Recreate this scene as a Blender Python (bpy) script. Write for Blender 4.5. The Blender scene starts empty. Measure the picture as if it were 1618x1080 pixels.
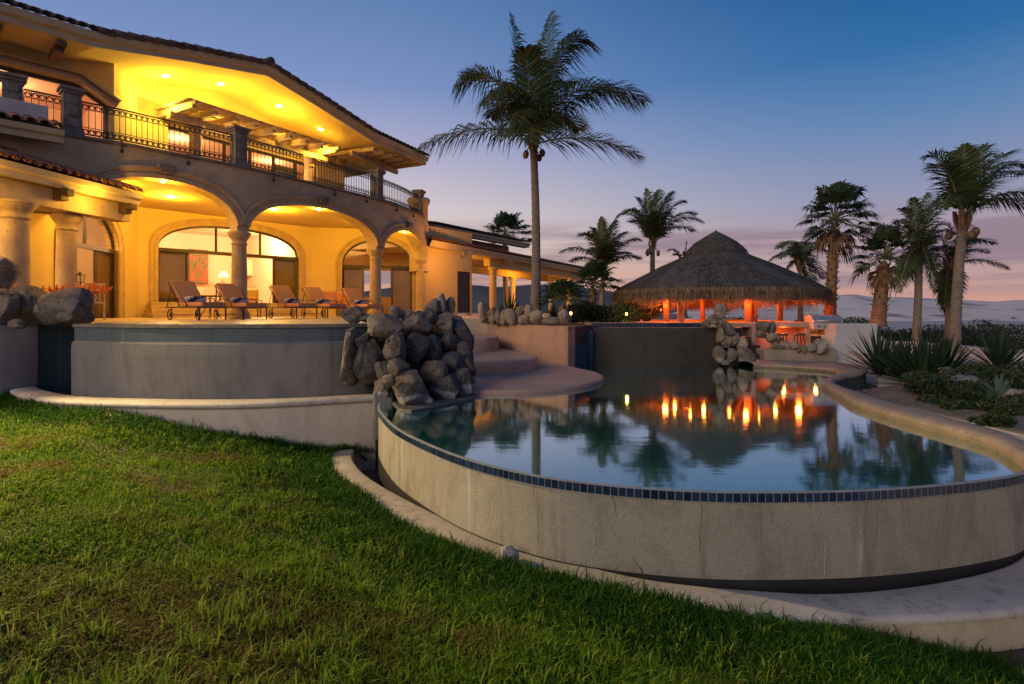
import bpy, bmesh, math, random
import numpy as np
from mathutils import Vector, Matrix, noise
R = math.radians
S = bpy.context.scene
COL = S.collection
EYE = 1.5; F = 900.0; CX = 809.0; HY = 490.0
def P(px, py, z):                       # a point of the photograph on the level z, in metres
    D = F * (EYE - z) / (py - HY)
    return Vector(((px - CX) / F * D, D, z))
def Q(px, py, D):                       # a point of the photograph at depth D
    return Vector(((px - CX) / F * D, D, EYE - (py - HY) / F * D))
def smooth_line(pts, n, closed=False):
    pts = [Vector(p) for p in pts]; m = len(pts); out = []
    segs = m if closed else m - 1
    for i in range(segs):
        g = (lambda k: pts[k % m]) if closed else (lambda k: pts[min(max(k, 0), m - 1)])
        p0, p1, p2, p3 = g(i - 1), g(i), g(i + 1), g(i + 2)
        for k in range(n):
            t = k / n
            out.append(0.5 * ((2 * p1) + (p2 - p0) * t + (2 * p0 - 5 * p1 + 4 * p2 - p3) * t * t + (3 * p1 - p0 - 3 * p2 + p3) * t ** 3))
    if not closed: out.append(pts[-1].copy())
    return out

# ---------------------------------------------------------------- meshes
ORI = {}
class MB:
    def __init__(self): self.v = []; self.f = []; self.m = []
    def add(self, vs, fs, mi=0):
        o = len(self.v); self.v.extend([tuple(v) for v in vs])
        for f in fs: self.f.append([o + i for i in f]); self.m.append(mi)
        return self
    def box(self, c, s, rz=0.0, mi=0, mat=None):
        hx, hy, hz = s[0] / 2, s[1] / 2, s[2] / 2
        M_ = mat or Matrix.Rotation(rz, 3, 'Z'); c = Vector(c)
        vs = [c + M_ @ Vector((x * hx, y * hy, z * hz)) for z in (-1, 1) for y in (-1, 1) for x in (-1, 1)]
        return self.add(vs, [(0, 2, 3, 1), (4, 5, 7, 6), (0, 1, 5, 4), (2, 6, 7, 3), (0, 4, 6, 2), (1, 3, 7, 5)], mi)
    def bar(self, a, b, w, h, mi=0, up=Vector((0, 0, 1))):
        a = Vector(a); b = Vector(b); d = b - a; L = d.length
        if L < 1e-6: return self
        y = d / L; x = y.cross(up)
        if x.length < 1e-4: x = Vector((1, 0, 0))
        x.normalize(); z = x.cross(y)
        return self.box((a + b) / 2, (w, L, h), mat=Matrix((x, y, z)).transposed(), mi=mi)
    def tube(self, pts, r, n=6, mi=0, caps=True):
        pts = [Vector(p) for p in pts]; m = len(pts)
        rr = r if isinstance(r, (list, tuple)) else [r] * m
        vs = []; prev = None
        for i, p in enumerate(pts):
            d = pts[min(i + 1, m - 1)] - pts[max(i - 1, 0)]
            if d.length < 1e-9: d = Vector((0, 0, 1))
            d.normalize()
            if prev is None:
                u = d.cross(Vector((0, 0, 1)))
                if u.length < 0.05: u = d.cross(Vector((1, 0, 0)))
            else: u = prev - d * prev.dot(d)
            u.normalize(); prev = u; w = d.cross(u)
            for k in range(n):
                a = 2 * math.pi * k / n
                vs.append(p + (u * math.cos(a) + w * math.sin(a)) * rr[i])
        fs = [(i * n + k, i * n + (k + 1) % n, (i + 1) * n + (k + 1) % n, (i + 1) * n + k) for i in range(m - 1) for k in range(n)]
        if caps: fs += [tuple(range(n - 1, -1, -1)), tuple(range((m - 1) * n, m * n))]
        return self.add(vs, fs, mi)
    def lathe(self, prof, c, n=24, mi=0, a0=0.0, a1=2 * math.pi):
        c = Vector(c); full = abs(a1 - a0 - 2 * math.pi) < 1e-6; cols = n if full else n + 1
        vs = [c + Vector((r * math.cos(a0 + (a1 - a0) * k / n), r * math.sin(a0 + (a1 - a0) * k / n), z)) for r, z in prof for k in range(cols)]
        fs = []
        for i in range(len(prof) - 1):
            for k in range(n):
                k2 = (k + 1) % cols
                fs.append((i * cols + k, i * cols + k2, (i + 1) * cols + k2, (i + 1) * cols + k))
        return self.add(vs, fs, mi)
    def prism(self, poly, z0, z1, mi=0):
        n = len(poly)
        ar = sum(poly[i][0] * poly[(i + 1) % n][1] - poly[(i + 1) % n][0] * poly[i][1] for i in range(n))
        if ar < 0: poly = list(reversed(poly))
        vs = [(p[0], p[1], z0) for p in poly] + [(p[0], p[1], z1) for p in poly]
        fs = [tuple(range(n - 1, -1, -1)), tuple(range(n, 2 * n))] + [(i, (i + 1) % n, n + (i + 1) % n, n + i) for i in range(n)]
        return self.add(vs, fs, mi)
    def loft(self, rows, mi=0, closed=False):         # rows of equal length -> quads
        n = len(rows[0]); vs = [p for r in rows for p in r]; fs = []
        for i in range(len(rows) - 1):
            for k in range(n if closed else n - 1):
                k2 = (k + 1) % n
                fs.append((i * n + k, i * n + k2, (i + 1) * n + k2, (i + 1) * n + k))
        return self.add(vs, fs, mi)
    def build(self, name, mats, parent=None, smooth=False, bevel=0.0, base=None, sub=0, fix=True):
        if not isinstance(mats, (list, tuple)): mats = [mats]
        arr = np.array(self.v, dtype=float)
        if parent is not None: o = ORI[parent.name]
        elif base is not None: o = Vector(base)
        else: o = Vector(((arr[:, 0].min() + arr[:, 0].max()) / 2, (arr[:, 1].min() + arr[:, 1].max()) / 2, arr[:, 2].min()))
        me = bpy.data.meshes.new(name)
        me.from_pydata([tuple(x) for x in (arr - np.array(o))], [], self.f)
        for m in mats: me.materials.append(m)
        if len(mats) > 1: me.polygons.foreach_set('material_index', self.m)
        if smooth: me.polygons.foreach_set('use_smooth', [True] * len(me.polygons))
        if fix:
            bm = bmesh.new(); bm.from_mesh(me); bmesh.ops.recalc_face_normals(bm, faces=bm.faces); bm.to_mesh(me); bm.free()
        me.update()
        ob = bpy.data.objects.new(name, me); COL.objects.link(ob)
        if parent is not None: ob.parent = parent
        else: ob.location = o
        ORI[ob.name] = Vector(o)
        if bevel:
            b = ob.modifiers.new('bevel', 'BEVEL'); b.width = bevel; b.segments = 2; b.limit_method = 'ANGLE'; b.angle_limit = R(40)
        if sub:
            s = ob.modifiers.new('sub', 'SUBSURF'); s.levels = s.render_levels = sub
        return ob
def fast_mesh(name, verts, quads, tris, mat, parent=None, base=(0, 0, 0), smooth=False):
    o = ORI[parent.name] if parent is not None else Vector(base)
    verts = np.asarray(verts, dtype=np.float32) - np.array(o, dtype=np.float32)
    quads = np.asarray(quads, dtype=np.int32).reshape(-1, 4); tris = np.asarray(tris, dtype=np.int32).reshape(-1, 3)
    me = bpy.data.meshes.new(name)
    me.vertices.add(len(verts)); me.vertices.foreach_set('co', verts.ravel())
    nl = quads.size + tris.size
    me.loops.add(nl); me.loops.foreach_set('vertex_index', np.concatenate([quads.ravel(), tris.ravel()]))
    st = np.concatenate([np.arange(len(quads)) * 4, quads.size + np.arange(len(tris)) * 3]).astype(np.int32)
    me.polygons.add(len(st)); me.polygons.foreach_set('loop_start', st)
    me.polygons.foreach_set('use_smooth', np.full(len(st), smooth))
    me.materials.append(mat); me.update(calc_edges=True); me.validate()
    ob = bpy.data.objects.new(name, me); COL.objects.link(ob)
    if parent is not None: ob.parent = parent
    else: ob.location = o
    ORI[ob.name] = Vector(o)
    return ob
def tag(o, label=None, cat=None, group=None, kind=None):
    if label: o['label'] = label
    if cat: o['category'] = cat
    if group: o['group'] = group
    if kind: o['kind'] = kind
    return o
def thing(name, loc, label, cat, group=None):
    o = bpy.data.objects.new(name, None); COL.objects.link(o); o.location = loc; o.empty_display_size = 0.2
    ORI[o.name] = Vector(loc)
    return tag(o, label, cat, group)
def copy_tree(o, parent=None):
    c = o.copy(); COL.objects.link(c); ORI[c.name] = ORI[o.name]
    if parent is not None: c.parent = parent
    for ch in list(o.children): copy_tree(ch, c)
    return c

# ---------------------------------------------------------------- materials
def srgb(r, g, b):
    f = lambda c: (c / 255 / 12.92) if c / 255 <= 0.04045 else ((c / 255 + 0.055) / 1.055) ** 2.4
    return (f(r), f(g), f(b))
def newmat(name):
    m = bpy.data.materials.new(name); m.use_nodes = True; nt = m.node_tree
    return m, nt, nt.nodes['Principled BSDF']
def ramp(nt, stops, fac=None, interp='LINEAR'):
    n = nt.nodes.new('ShaderNodeValToRGB'); cr = n.color_ramp; cr.interpolation = interp
    while len(cr.elements) < len(stops): cr.elements.new(0.5)
    for e, (p, c) in zip(cr.elements, stops):
        e.position = p; e.color = (*c, 1) if len(c) == 3 else c
    if fac is not None: nt.links.new(fac, n.inputs[0])
    return n
def texpos(nt, scale=(1, 1, 1), local=False):
    mp = nt.nodes.new('ShaderNodeMapping'); mp.inputs['Scale'].default_value = scale
    if local:
        tc = nt.nodes.new('ShaderNodeTexCoord'); nt.links.new(tc.outputs['Object'], mp.inputs[0])
    else:
        g = nt.nodes.new('ShaderNodeNewGeometry'); nt.links.new(g.outputs['Position'], mp.inputs[0])
    return mp.outputs[0]
def noisetex(nt, scale, detail=5, rough=0.6, vec=None, dist=0.0):
    n = nt.nodes.new('ShaderNodeTexNoise'); n.inputs['Scale'].default_value = scale; n.inputs['Detail'].default_value = detail
    n.inputs['Roughness'].default_value = rough; n.inputs['Distortion'].default_value = dist
    if vec is not None: nt.links.new(vec, n.inputs['Vector'])
    return n
def mixc(nt, a, b, fac, mode='MIX'):
    n = nt.nodes.new('ShaderNodeMix'); n.data_type = 'RGBA'; n.blend_type = mode
    for sock, val in ((n.inputs[0], fac), (n.inputs[6], a), (n.inputs[7], b)):
        if hasattr(val, 'is_output') or isinstance(val, bpy.types.NodeSocket): nt.links.new(val, sock)
        elif isinstance(val, (int, float)): sock.default_value = val
        else: sock.default_value = (*val, 1)
    return n.outputs[2]
def bumpn(nt, bs, height, strength, dist=0.02):
    b = nt.nodes.new('ShaderNodeBump'); b.inputs['Strength'].default_value = strength; b.inputs['Distance'].default_value = dist
    nt.links.new(height, b.inputs['Height']); nt.links.new(b.outputs[0], bs.inputs['Normal'])
def M(name, c1, c2=None, scale=3.0, rough=0.8, bump=0.0, bscale=None, stretch=(1, 1, 1), detail=6, island=0.0, metal=0.0, lo=0.35, hi=0.65, spec=None, c3=None, s3=30.0, local=False, bdist=0.02):
    m, nt, bs = newmat(name)
    bs.inputs['Roughness'].default_value = rough; bs.inputs['Metallic'].default_value = metal
    if spec is not None: bs.inputs['Specular IOR Level'].default_value = spec
    vec = texpos(nt, stretch, local)
    if c2 is None: c2 = tuple(x * 0.75 for x in c1)
    nz = noisetex(nt, scale, detail, 0.62, vec)
    col = ramp(nt, [(lo, c1), (hi, c2)], nz.outputs[0]).outputs[0]
    if c3 is not None:
        n3 = noisetex(nt, s3, 4, 0.6, vec)
        col = mixc(nt, col, c3, ramp(nt, [(0.55, (0, 0, 0)), (0.7, (1, 1, 1))], n3.outputs[0]).outputs[0])
    if island:
        g = nt.nodes.new('ShaderNodeNewGeometry')
        r_ = ramp(nt, [(0, (1 - island,) * 3), (1, (1 + island * 0.6,) * 3)], g.outputs['Random Per Island'])
        col = mixc(nt, col, r_.outputs[0], 1.0, 'MULTIPLY')
    nt.links.new(col, bs.inputs['Base Color'])
    if bump:
        nb = noisetex(nt, bscale or scale * 4, 6, 0.65, vec)
        bumpn(nt, bs, nb.outputs[0], bump, bdist)
    return m
def emat(name, col, strength):
    m, nt, bs = newmat(name); bs.inputs['Base Color'].default_value = (*col, 1)
    bs.inputs['Emission Color'].default_value = (*col, 1); bs.inputs['Emission Strength'].default_value = strength
    return m
def dm_(nt, s, k):
    m_ = nt.nodes.new('ShaderNodeMath'); m_.operation = 'MULTIPLY'; m_.inputs[1].default_value = k; nt.links.new(s, m_.inputs[0]); return m_.outputs[0]
def leafmat(name, c1, c2, c3=None, rough=0.5, trans=0.25, patch=None, spec=0.3):
    m, nt, bs = newmat(name); bs.inputs['Roughness'].default_value = rough
    bs.inputs['Specular IOR Level'].default_value = spec
    g = nt.nodes.new('ShaderNodeNewGeometry')
    st = [(0, c1), (0.7, c2)] + ([(1.0, c3)] if c3 else [])
    col = ramp(nt, st, g.outputs['Random Per Island']).outputs[0]
    if patch is not None:
        vec = texpos(nt, (1, 1, 0.2)); nz = noisetex(nt, patch[1], 4, 0.6, vec)
        if len(patch) > 4:                 # one big worn area of the lawn
            gp = nt.nodes.new('ShaderNodeNewGeometry'); vm = nt.nodes.new('ShaderNodeVectorMath'); vm.operation = 'DISTANCE'
            sx = nt.nodes.new('ShaderNodeMapping'); sx.inputs['Scale'].default_value = (0.62, 1.0, 0.0); nt.links.new(gp.outputs['Position'], sx.inputs[0]); nt.links.new(sx.outputs[0], vm.inputs[0]); vm.inputs[1].default_value = (patch[4][0] * .62, patch[4][1], 0)
            nd = noisetex(nt, 3.5, 5, 0.7, gp.outputs['Position']); av = nt.nodes.new('ShaderNodeMath'); av.operation = 'MULTIPLY_ADD'; nt.links.new(nd.outputs[0], av.inputs[0]); av.inputs[1].default_value = 1.3; nt.links.new(vm.outputs['Value'], av.inputs[2])
            col = mixc(nt, col, tuple(c * .62 for c in patch[0]), ramp(nt, [(0.55, (.75,) * 3), (1.0, (0, 0, 0))], dm_(nt, av.outputs[0], 0.55)).outputs[0])
        col = mixc(nt, col, patch[0], ramp(nt, [(patch[2], (0, 0, 0)), (patch[3], (0.85,) * 3)], nz.outputs[0]).outputs[0])
    nt.links.new(col, bs.inputs['Base Color'])
    if trans:
        tr = nt.nodes.new('ShaderNodeBsdfTranslucent'); nt.links.new(col, tr.inputs[0])
        mx = nt.nodes.new('ShaderNodeMixShader'); mx.inputs[0].default_value = trans
        nt.links.new(bs.outputs[0], mx.inputs[1]); nt.links.new(tr.outputs[0], mx.inputs[2])
        nt.links.new(mx.outputs[0], nt.nodes['Material Output'].inputs[0])
    return m

m_facade = M('facade_stucco', (0.52, 0.38, 0.235), (0.39, 0.28, 0.17), 1.3, 0.9, 0.4, 30, c3=(0.36, 0.255, 0.155), s3=4)
m_stucco = M('warm_stucco', (0.64, 0.47, 0.20), (0.58, 0.42, 0.175), 0.9, 0.9, 0.15, 40)
m_ceil = M('ceiling_plaster', (0.62, 0.45, 0.18), (0.57, 0.41, 0.16), 0.8, 0.9)
m_room = M('room_plaster', (0.66, 0.50, 0.36), (0.62, 0.46, 0.33), 0.6, 0.9)
m_stone = M('carved_stone', (0.50, 0.35, 0.20), (0.38, 0.26, 0.145), 4, 0.85, 0.4, 30, c3=(0.22, 0.16, 0.11), s3=26)
m_stone_d = M('weathered_stone', (0.20, 0.16, 0.13), (0.12, 0.095, 0.08), 5, 0.85, 0.5, 30)
m_tile = M('clay_roof_tile', (0.36, 0.14, 0.075), (0.22, 0.085, 0.05), 6, 0.8, 0.3, 40, island=0.45)
m_tile_d = M('aged_roof_tile', (0.13, 0.075, 0.055), (0.07, 0.045, 0.04), 6, 0.85, 0.3, 40, island=0.45)
m_wood = M('dark_wood', (0.10, 0.055, 0.03), (0.06, 0.03, 0.018), 8, 0.6, 0.3, 30, (1, 1, 4))
m_beam = M('pale_beam_wood', (0.48, 0.36, 0.24), (0.30, 0.21, 0.13), 8, 0.7, 0.4, 30)
m_frame = M('bronze_frame', (0.035, 0.022, 0.015), (0.03, 0.018, 0.012), 4, 0.45)
m_iron = M('black_iron', (0.012, 0.010, 0.009), (0.02, 0.015, 0.012), 10, 0.55)
m_floor = M('limestone_floor', (0.45, 0.34, 0.23), (0.38, 0.28, 0.19), 2, 0.45, 0.1, 20)
m_white = M('white_plaster', (0.50, 0.46, 0.45), (0.42, 0.38, 0.37), 1.3, 0.9, 0.25, 35)
m_curb = M('curb_concrete', (0.45, 0.38, 0.33), (0.34, 0.285, 0.25), 2.5, 0.75, 0.3, 30, c3=(0.25, 0.20, 0.18), s3=9)
m_step = M('pink_concrete', (0.42, 0.27, 0.20), (0.33, 0.21, 0.16), 2.2, 0.75, 0.25, 30)
m_coping = M('tan_coping', (0.36, 0.27, 0.19), (0.26, 0.19, 0.13), 2.4, 0.7, 0.5, 60, c3=(0.18, 0.13, 0.09), s3=18)
m_soil = M('dark_soil', (0.06, 0.045, 0.03), (0.04, 0.03, 0.02), 5, 0.95, 0.6, 20)
m_sand = M('pale_sand', (0.48, 0.39, 0.34), (0.38, 0.31, 0.27), 0.35, 0.95, 0.4, 8, c3=(0.29, 0.24, 0.20), s3=2.0)
def rockmat(name, c1, c2, dark, stain=True):
    m, nt, bs = newmat(name); bs.inputs['Roughness'].default_value = 0.8; bs.inputs['Specular IOR Level'].default_value = 0.3
    v = texpos(nt, (1, 1, 1), True); oi = nt.nodes.new('ShaderNodeObjectInfo')
    ad = nt.nodes.new('ShaderNodeVectorMath'); ad.operation = 'ADD'; nt.links.new(v, ad.inputs[0])
    sc = nt.nodes.new('ShaderNodeMath'); sc.operation = 'MULTIPLY'; sc.inputs[1].default_value = 37.0; nt.links.new(oi.outputs['Random'], sc.inputs[0]); nt.links.new(sc.outputs[0], ad.inputs[1]); v = ad.outputs[0]
    n1 = noisetex(nt, 3.2, 7, 0.7, v, 0.5); col = ramp(nt, [(0.32, c1), (0.66, c2)], n1.outputs[0]).outputs[0]
    n2 = noisetex(nt, 7.5, 6, 0.7, v, 1.2); col = mixc(nt, col, dark, ramp(nt, [(0.54, (0, 0, 0)), (0.66, (.9,) * 3)], n2.outputs[0]).outputs[0])
    vo = nt.nodes.new('ShaderNodeTexVoronoi'); vo.inputs['Scale'].default_value = 75; nt.links.new(v, vo.inputs['Vector'])
    sp = nt.nodes.new('ShaderNodeSeparateXYZ'); nt.links.new(vo.outputs['Color'], sp.inputs[0])
    col = mixc(nt, col, ramp(nt, [(0.0, (.55,) * 3), (0.5, (1, 1, 1)), (0.9, (1.0, 1.0, 1.0)), (1.0, (1.7,) * 3)], sp.outputs[0]).outputs[0], 0.75, 'MULTIPLY')
    col = mixc(nt, col, ramp(nt, [(0, (.62, .66, .74)), (0.3, (1.15, .98, .82)), (0.55, (.8, .8, .82)), (0.8, (1.3, 1.18, 1.02)), (1, (.7, .68, .68))], oi.outputs['Random']).outputs[0], 1.0, 'MULTIPLY')
    if stain:
        g = nt.nodes.new('ShaderNodeNewGeometry'); s2 = nt.nodes.new('ShaderNodeSeparateXYZ'); nt.links.new(g.outputs['Position'], s2.inputs[0])
        n5 = noisetex(nt, 5, 3, 0.6, g.outputs['Position']); ma = nt.nodes.new('ShaderNodeMath'); ma.operation = 'MULTIPLY_ADD'; nt.links.new(n5.outputs[0], ma.inputs[0]); ma.inputs[1].default_value = -0.26; nt.links.new(s2.outputs[2], ma.inputs[2])
        col = mixc(nt, col, (.38, .36, .34), ramp(nt, [(0.0, (.8,) * 3), (0.035, (.65,) * 3), (0.06, (0, 0, 0))], ma.outputs[0]).outputs[0])
    nt.links.new(col, bs.inputs['Base Color'])
    n3 = noisetex(nt, 9, 8, 0.72, v, 0.8); bumpn(nt, bs, n3.outputs[0], 0.9, 0.045)
    return m
m_rock = rockmat('granite_boulder', (0.31, 0.255, 0.205), (0.13, 0.108, 0.092), (0.035, 0.030, 0.028))
m_rock_l = rockmat('pale_boulder', (0.40, 0.34, 0.28), (0.22, 0.185, 0.155), (0.10, 0.085, 0.07))
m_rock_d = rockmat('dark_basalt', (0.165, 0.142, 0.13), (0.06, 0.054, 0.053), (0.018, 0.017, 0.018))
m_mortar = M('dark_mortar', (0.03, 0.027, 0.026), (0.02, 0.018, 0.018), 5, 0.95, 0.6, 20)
m_thatch = M('grey_thatch', (0.10, 0.083, 0.075), (0.045, 0.038, 0.035), 5, 0.9, 0.8, 40, island=0.5)
m_fringe = leafmat('thatch_fringe', (0.20, 0.13, 0.08), (0.40, 0.26, 0.15), (0.55, 0.36, 0.21), 0.9, 0.5)
m_post = M('palapa_post_wood', (0.32, 0.15, 0.08), (0.22, 0.10, 0.055), 6, 0.75, 0.4, 30, (1, 1, .25))
m_trunk = M('palm_bark', (0.22, 0.17, 0.13), (0.12, 0.09, 0.07), 5, 0.9, 0.8, 20, (1, 1, 5))
m_boot = M('leaf_base_stubs', (0.26, 0.14, 0.07), (0.14, 0.07, 0.04), 8, 0.85, 0.5, 30, island=0.4)
m_palm = leafmat('coconut_leaf', (0.026, 0.050, 0.014), (0.050, 0.078, 0.020), (0.13, 0.085, 0.03), 0.42, 0.25)
m_fan = leafmat('fan_leaf', (0.025, 0.045, 0.020), (0.045, 0.070, 0.026), (0.06, 0.08, 0.03), 0.45, 0.2)
m_dead = leafmat('dead_leaf', (0.14, 0.075, 0.04), (0.20, 0.11, 0.06), None, 0.8, 0.15)
m_rachis = M('leaf_stalk', (0.16, 0.15, 0.06), (0.11, 0.09, 0.04), 6, 0.5)
m_coco = M('coconut_husk', (0.16, 0.09, 0.03), (0.09, 0.05, 0.02), 7, 0.6)
m_agave = leafmat('sword_leaf', (0.012, 0.026, 0.015), (0.026, 0.045, 0.024), (0.05, 0.075, 0.035), 0.45, 0.05, spec=0.15)
m_bluag = leafmat('blue_agave_leaf', (0.06, 0.10, 0.09), (0.09, 0.13, 0.11), None, 0.45, 0.0)
m_bush = leafmat('bush_leaf', (0.018, 0.032, 0.012), (0.035, 0.055, 0.018), (0.06, 0.08, 0.025), 0.5, 0.2)
m_scrub = leafmat('scrub_leaf', (0.022, 0.030, 0.015), (0.04, 0.055, 0.020), (0.055, 0.065, 0.028), 0.6, 0.1)
m_grass = leafmat('grass_blade', (0.055, 0.135, 0.006), (0.135, 0.25, 0.008), (0.32, 0.32, 0.035), 0.65, 0.35, patch=((0.24, 0.15, 0.045), 1.1, 0.50, 0.66, (-1.9, 3.1)), spec=0.1)
m_grass_d = leafmat('grass_blade_painted_shade', (0.018, 0.062, 0.006), (0.038, 0.105, 0.009), (0.07, 0.13, 0.015), 0.6, 0.3, spec=0.1)  # deeper green turf by the walls; its colour also carries their painted shadow
m_lawn = M('lawn_soil', (0.075, 0.075, 0.018), (0.10, 0.065, 0.03), 1.3, 0.95, 0.8, 40, c3=(0.04, 0.05, 0.012), s3=14)
m_flower = M('white_petal', (0.75, 0.70, 0.66), (0.65, 0.6, 0.55), 6, 0.6)
m_brom = leafmat('red_bromeliad_leaf', (0.50, 0.07, 0.02), (0.65, 0.16, 0.05), (0.45, 0.25, 0.05), 0.5, 0.2)
m_steel = M('brushed_steel', (0.62, 0.58, 0.56), (0.5, 0.47, 0.46), 3, 0.5, metal=0.8)
m_wire = M('net_cord', (0.10, 0.08, 0.07), (0.07, 0.06, 0.05), 5, 0.8)
m_towel_w = M('white_towel', (0.62, 0.56, 0.50), (0.55, 0.5, 0.44), 8, 0.95, 0.4, 60)
m_cushion = M('peach_cushion', (0.55, 0.24, 0.11), (0.48, 0.20, 0.09), 4, 0.9)
m_cabinet = M('cream_cabinet', (0.70, 0.60, 0.45), (0.66, 0.56, 0.42), 1, 0.5)
m_sofa = M('mustard_fabric', (0.50, 0.34, 0.10), (0.42, 0.28, 0.08), 6, 0.9)
m_shade = emat('lit_lampshade', (1.0, 0.72, 0.35), 1.6)
m_bulb = emat('warm_bulb', (1.0, 0.62, 0.22), 60.0)
m_spot = emat('downlight_glow', (1.0, 0.66, 0.22), 45.0)
m_pbulb = emat('palapa_bulb', (1.0, 0.30, 0.035), 85.0)
m_path = emat('path_bulb', (1.0, 0.45, 0.10), 7.0)
# dark glass, seen from a brighter room
def glassmat():
    m, nt, bs = newmat('window_glass')
    tr = nt.nodes.new('ShaderNodeBsdfTransparent'); tr.inputs[0].default_value = (0.93, 0.93, 0.92, 1)
    gl = nt.nodes.new('ShaderNodeBsdfGlossy'); gl.inputs['Roughness'].default_value = 0.02
    fr = nt.nodes.new('ShaderNodeFresnel'); fr.inputs[0].default_value = 1.45
    mx = nt.nodes.new('ShaderNodeMixShader'); nt.links.new(fr.outputs[0], mx.inputs[0])
    nt.links.new(tr.outputs[0], mx.inputs[1]); nt.links.new(gl.outputs[0], mx.inputs[2])
    nt.links.new(mx.outputs[0], nt.nodes['Material Output'].inputs[0]); return m
m_glass = glassmat()
m_glass_refl = M('glass_painted_reflection', (0.16, 0.11, 0.022), (0.10, 0.065, 0.015), 1, 0.06, spec=0.9)  # opaque pane; the yellow reflection of the lit porch is painted into its colour
def streak(name, base, dark, pale, wet=None, speck=0.25):
    m, nt, bs = newmat(name); bs.inputs['Roughness'].default_value = 0.75
    v = texpos(nt); n1 = noisetex(nt, 0.9, 6, 0.65, v)
    col = ramp(nt, [(0.3, base), (0.7, tuple(c * 0.78 for c in base))], n1.outputs[0]).outputs[0]
    v2 = texpos(nt, (3.2, 3.2, 0.35)); n2 = noisetex(nt, 1.0, 5, 0.7, v2, 0.6)
    col = mixc(nt, col, dark, ramp(nt, [(0.53, (0, 0, 0)), (0.72, (0.8,) * 3)], n2.outputs[0]).outputs[0])
    v3 = texpos(nt, (4.1, 4.1, 0.22)); n3 = noisetex(nt, 1.3, 3, 0.5, v3)
    col = mixc(nt, col, pale, ramp(nt, [(0.66, (0, 0, 0)), (0.73, (0.6,) * 3)], n3.outputs[0]).outputs[0])
    v5 = texpos(nt, (1.1, 1.1, .5)); n5 = noisetex(nt, 1.7, 6, 0.7, v5, 1.0)
    col = mixc(nt, col, tuple(c * .8 for c in dark), ramp(nt, [(0.5, (0, 0, 0)), (0.66, (0.55,) * 3)], n5.outputs[0]).outputs[0])
    n4 = noisetex(nt, 90, 2, 0.5, v)
    col = mixc(nt, col, ramp(nt, [(0.35, (1 - speck,) * 3), (0.65, (1 + speck * .5,) * 3)], n4.outputs[0]).outputs[0], 1.0, 'MULTIPLY')
    nt.links.new(col, bs.inputs['Base Color']); bumpn(nt, bs, n4.outputs[0], 0.35, 0.01)
    return m
m_pool = streak('pebble_plaster', (0.315, 0.27, 0.21), (0.14, 0.115, 0.085), (0.44, 0.40, 0.36))
m_wet = M('wet_plaster', (0.035, 0.03, 0.032), (0.025, 0.022, 0.024), 3, 0.4)
m_blue = streak('grey_blue_plaster', (0.20, 0.178, 0.170), (0.10, 0.09, 0.09), (0.24, 0.22, 0.22), speck=0.12)
m_blue2 = streak('blue_glazed_band', (0.085, 0.105, 0.125), (0.05, 0.058, 0.068), (0.15, 0.155, 0.16), speck=0.1)
m_teal = streak('dark_teal_plaster', (0.05, 0.085, 0.095), (0.03, 0.045, 0.05), (0.10, 0.12, 0.12), speck=0.1)
m_brownwall = streak('dark_brown_plaster', (0.055, 0.042, 0.031), (0.024, 0.019, 0.016), (0.10, 0.08, 0.06), speck=0.2)
m_planter = streak('pink_planter_plaster', (0.42, 0.25, 0.18), (0.27, 0.16, 0.12), (0.45, 0.32, 0.25), speck=0.1)
m_mosaic = M('blue_mosaic', (0.018, 0.035, 0.075), (0.012, 0.022, 0.05), 5, 0.2, island=0.5)
m_grout = M('pale_grout', (0.22, 0.23, 0.25), (0.16, 0.17, 0.19), 9, 0.8)
def stripes(name):
    m, nt, bs = newmat(name); bs.inputs['Roughness'].default_value = 0.9
    tc = nt.nodes.new('ShaderNodeTexCoord'); sp = nt.nodes.new('ShaderNodeSeparateXYZ'); nt.links.new(tc.outputs['Object'], sp.inputs[0])
    mu = nt.nodes.new('ShaderNodeMath'); mu.operation = 'MULTIPLY'; mu.inputs[1].default_value = 8.0; nt.links.new(sp.outputs[0], mu.inputs[0])
    fr = nt.nodes.new('ShaderNodeMath'); fr.operation = 'FRACT'; nt.links.new(mu.outputs[0], fr.inputs[0])
    a, b, c, d = (0.42, 0.17, 0.075), (0.62, 0.44, 0.27), (0.24, 0.09, 0.05), (0.52, 0.26, 0.13)
    r_ = ramp(nt, [(0, a), (0.22, b), (0.30, c), (0.52, d), (0.66, a), (0.8, b), (0.86, c)], fr.outputs[0], 'CONSTANT')
    nt.links.new(r_.outputs[0], bs.inputs['Base Color']); return m
m_stripe = stripes('striped_canvas')
def toweltex():
    m, nt, bs = newmat('blue_patterned_towel'); bs.inputs['Roughness'].default_value = 0.95
    v = texpos(nt, (1, 1, 1), True); n = noisetex(nt, 9, 2, 0.5, v)
    nt.links.new(ramp(nt, [(0.46, (0.02, 0.03, 0.10)), (0.5, (0.55, 0.52, 0.50))], n.outputs[0], 'CONSTANT').outputs[0], bs.inputs['Base Color']); return m
m_towel = toweltex()
def painting():
    m, nt, bs = newmat('abstract_canvas'); bs.inputs['Roughness'].default_value = 0.6
    v = texpos(nt, (1.6, 1.6, 0.8)); n = noisetex(nt, 2.2, 4, 0.6, v, 1.2)
    nt.links.new(ramp(nt, [(0.3, (0.02, 0.04, 0.012)), (0.45, (0.10, 0.12, 0.015)), (0.52, (0.22, 0.03, 0.012)), (0.6, (0.30, 0.10, 0.04)), (0.7, (0.03, 0.02, 0.01))], n.outputs[0]).outputs[0], bs.inputs['Base Color']); return m
m_paint = painting()
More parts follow.
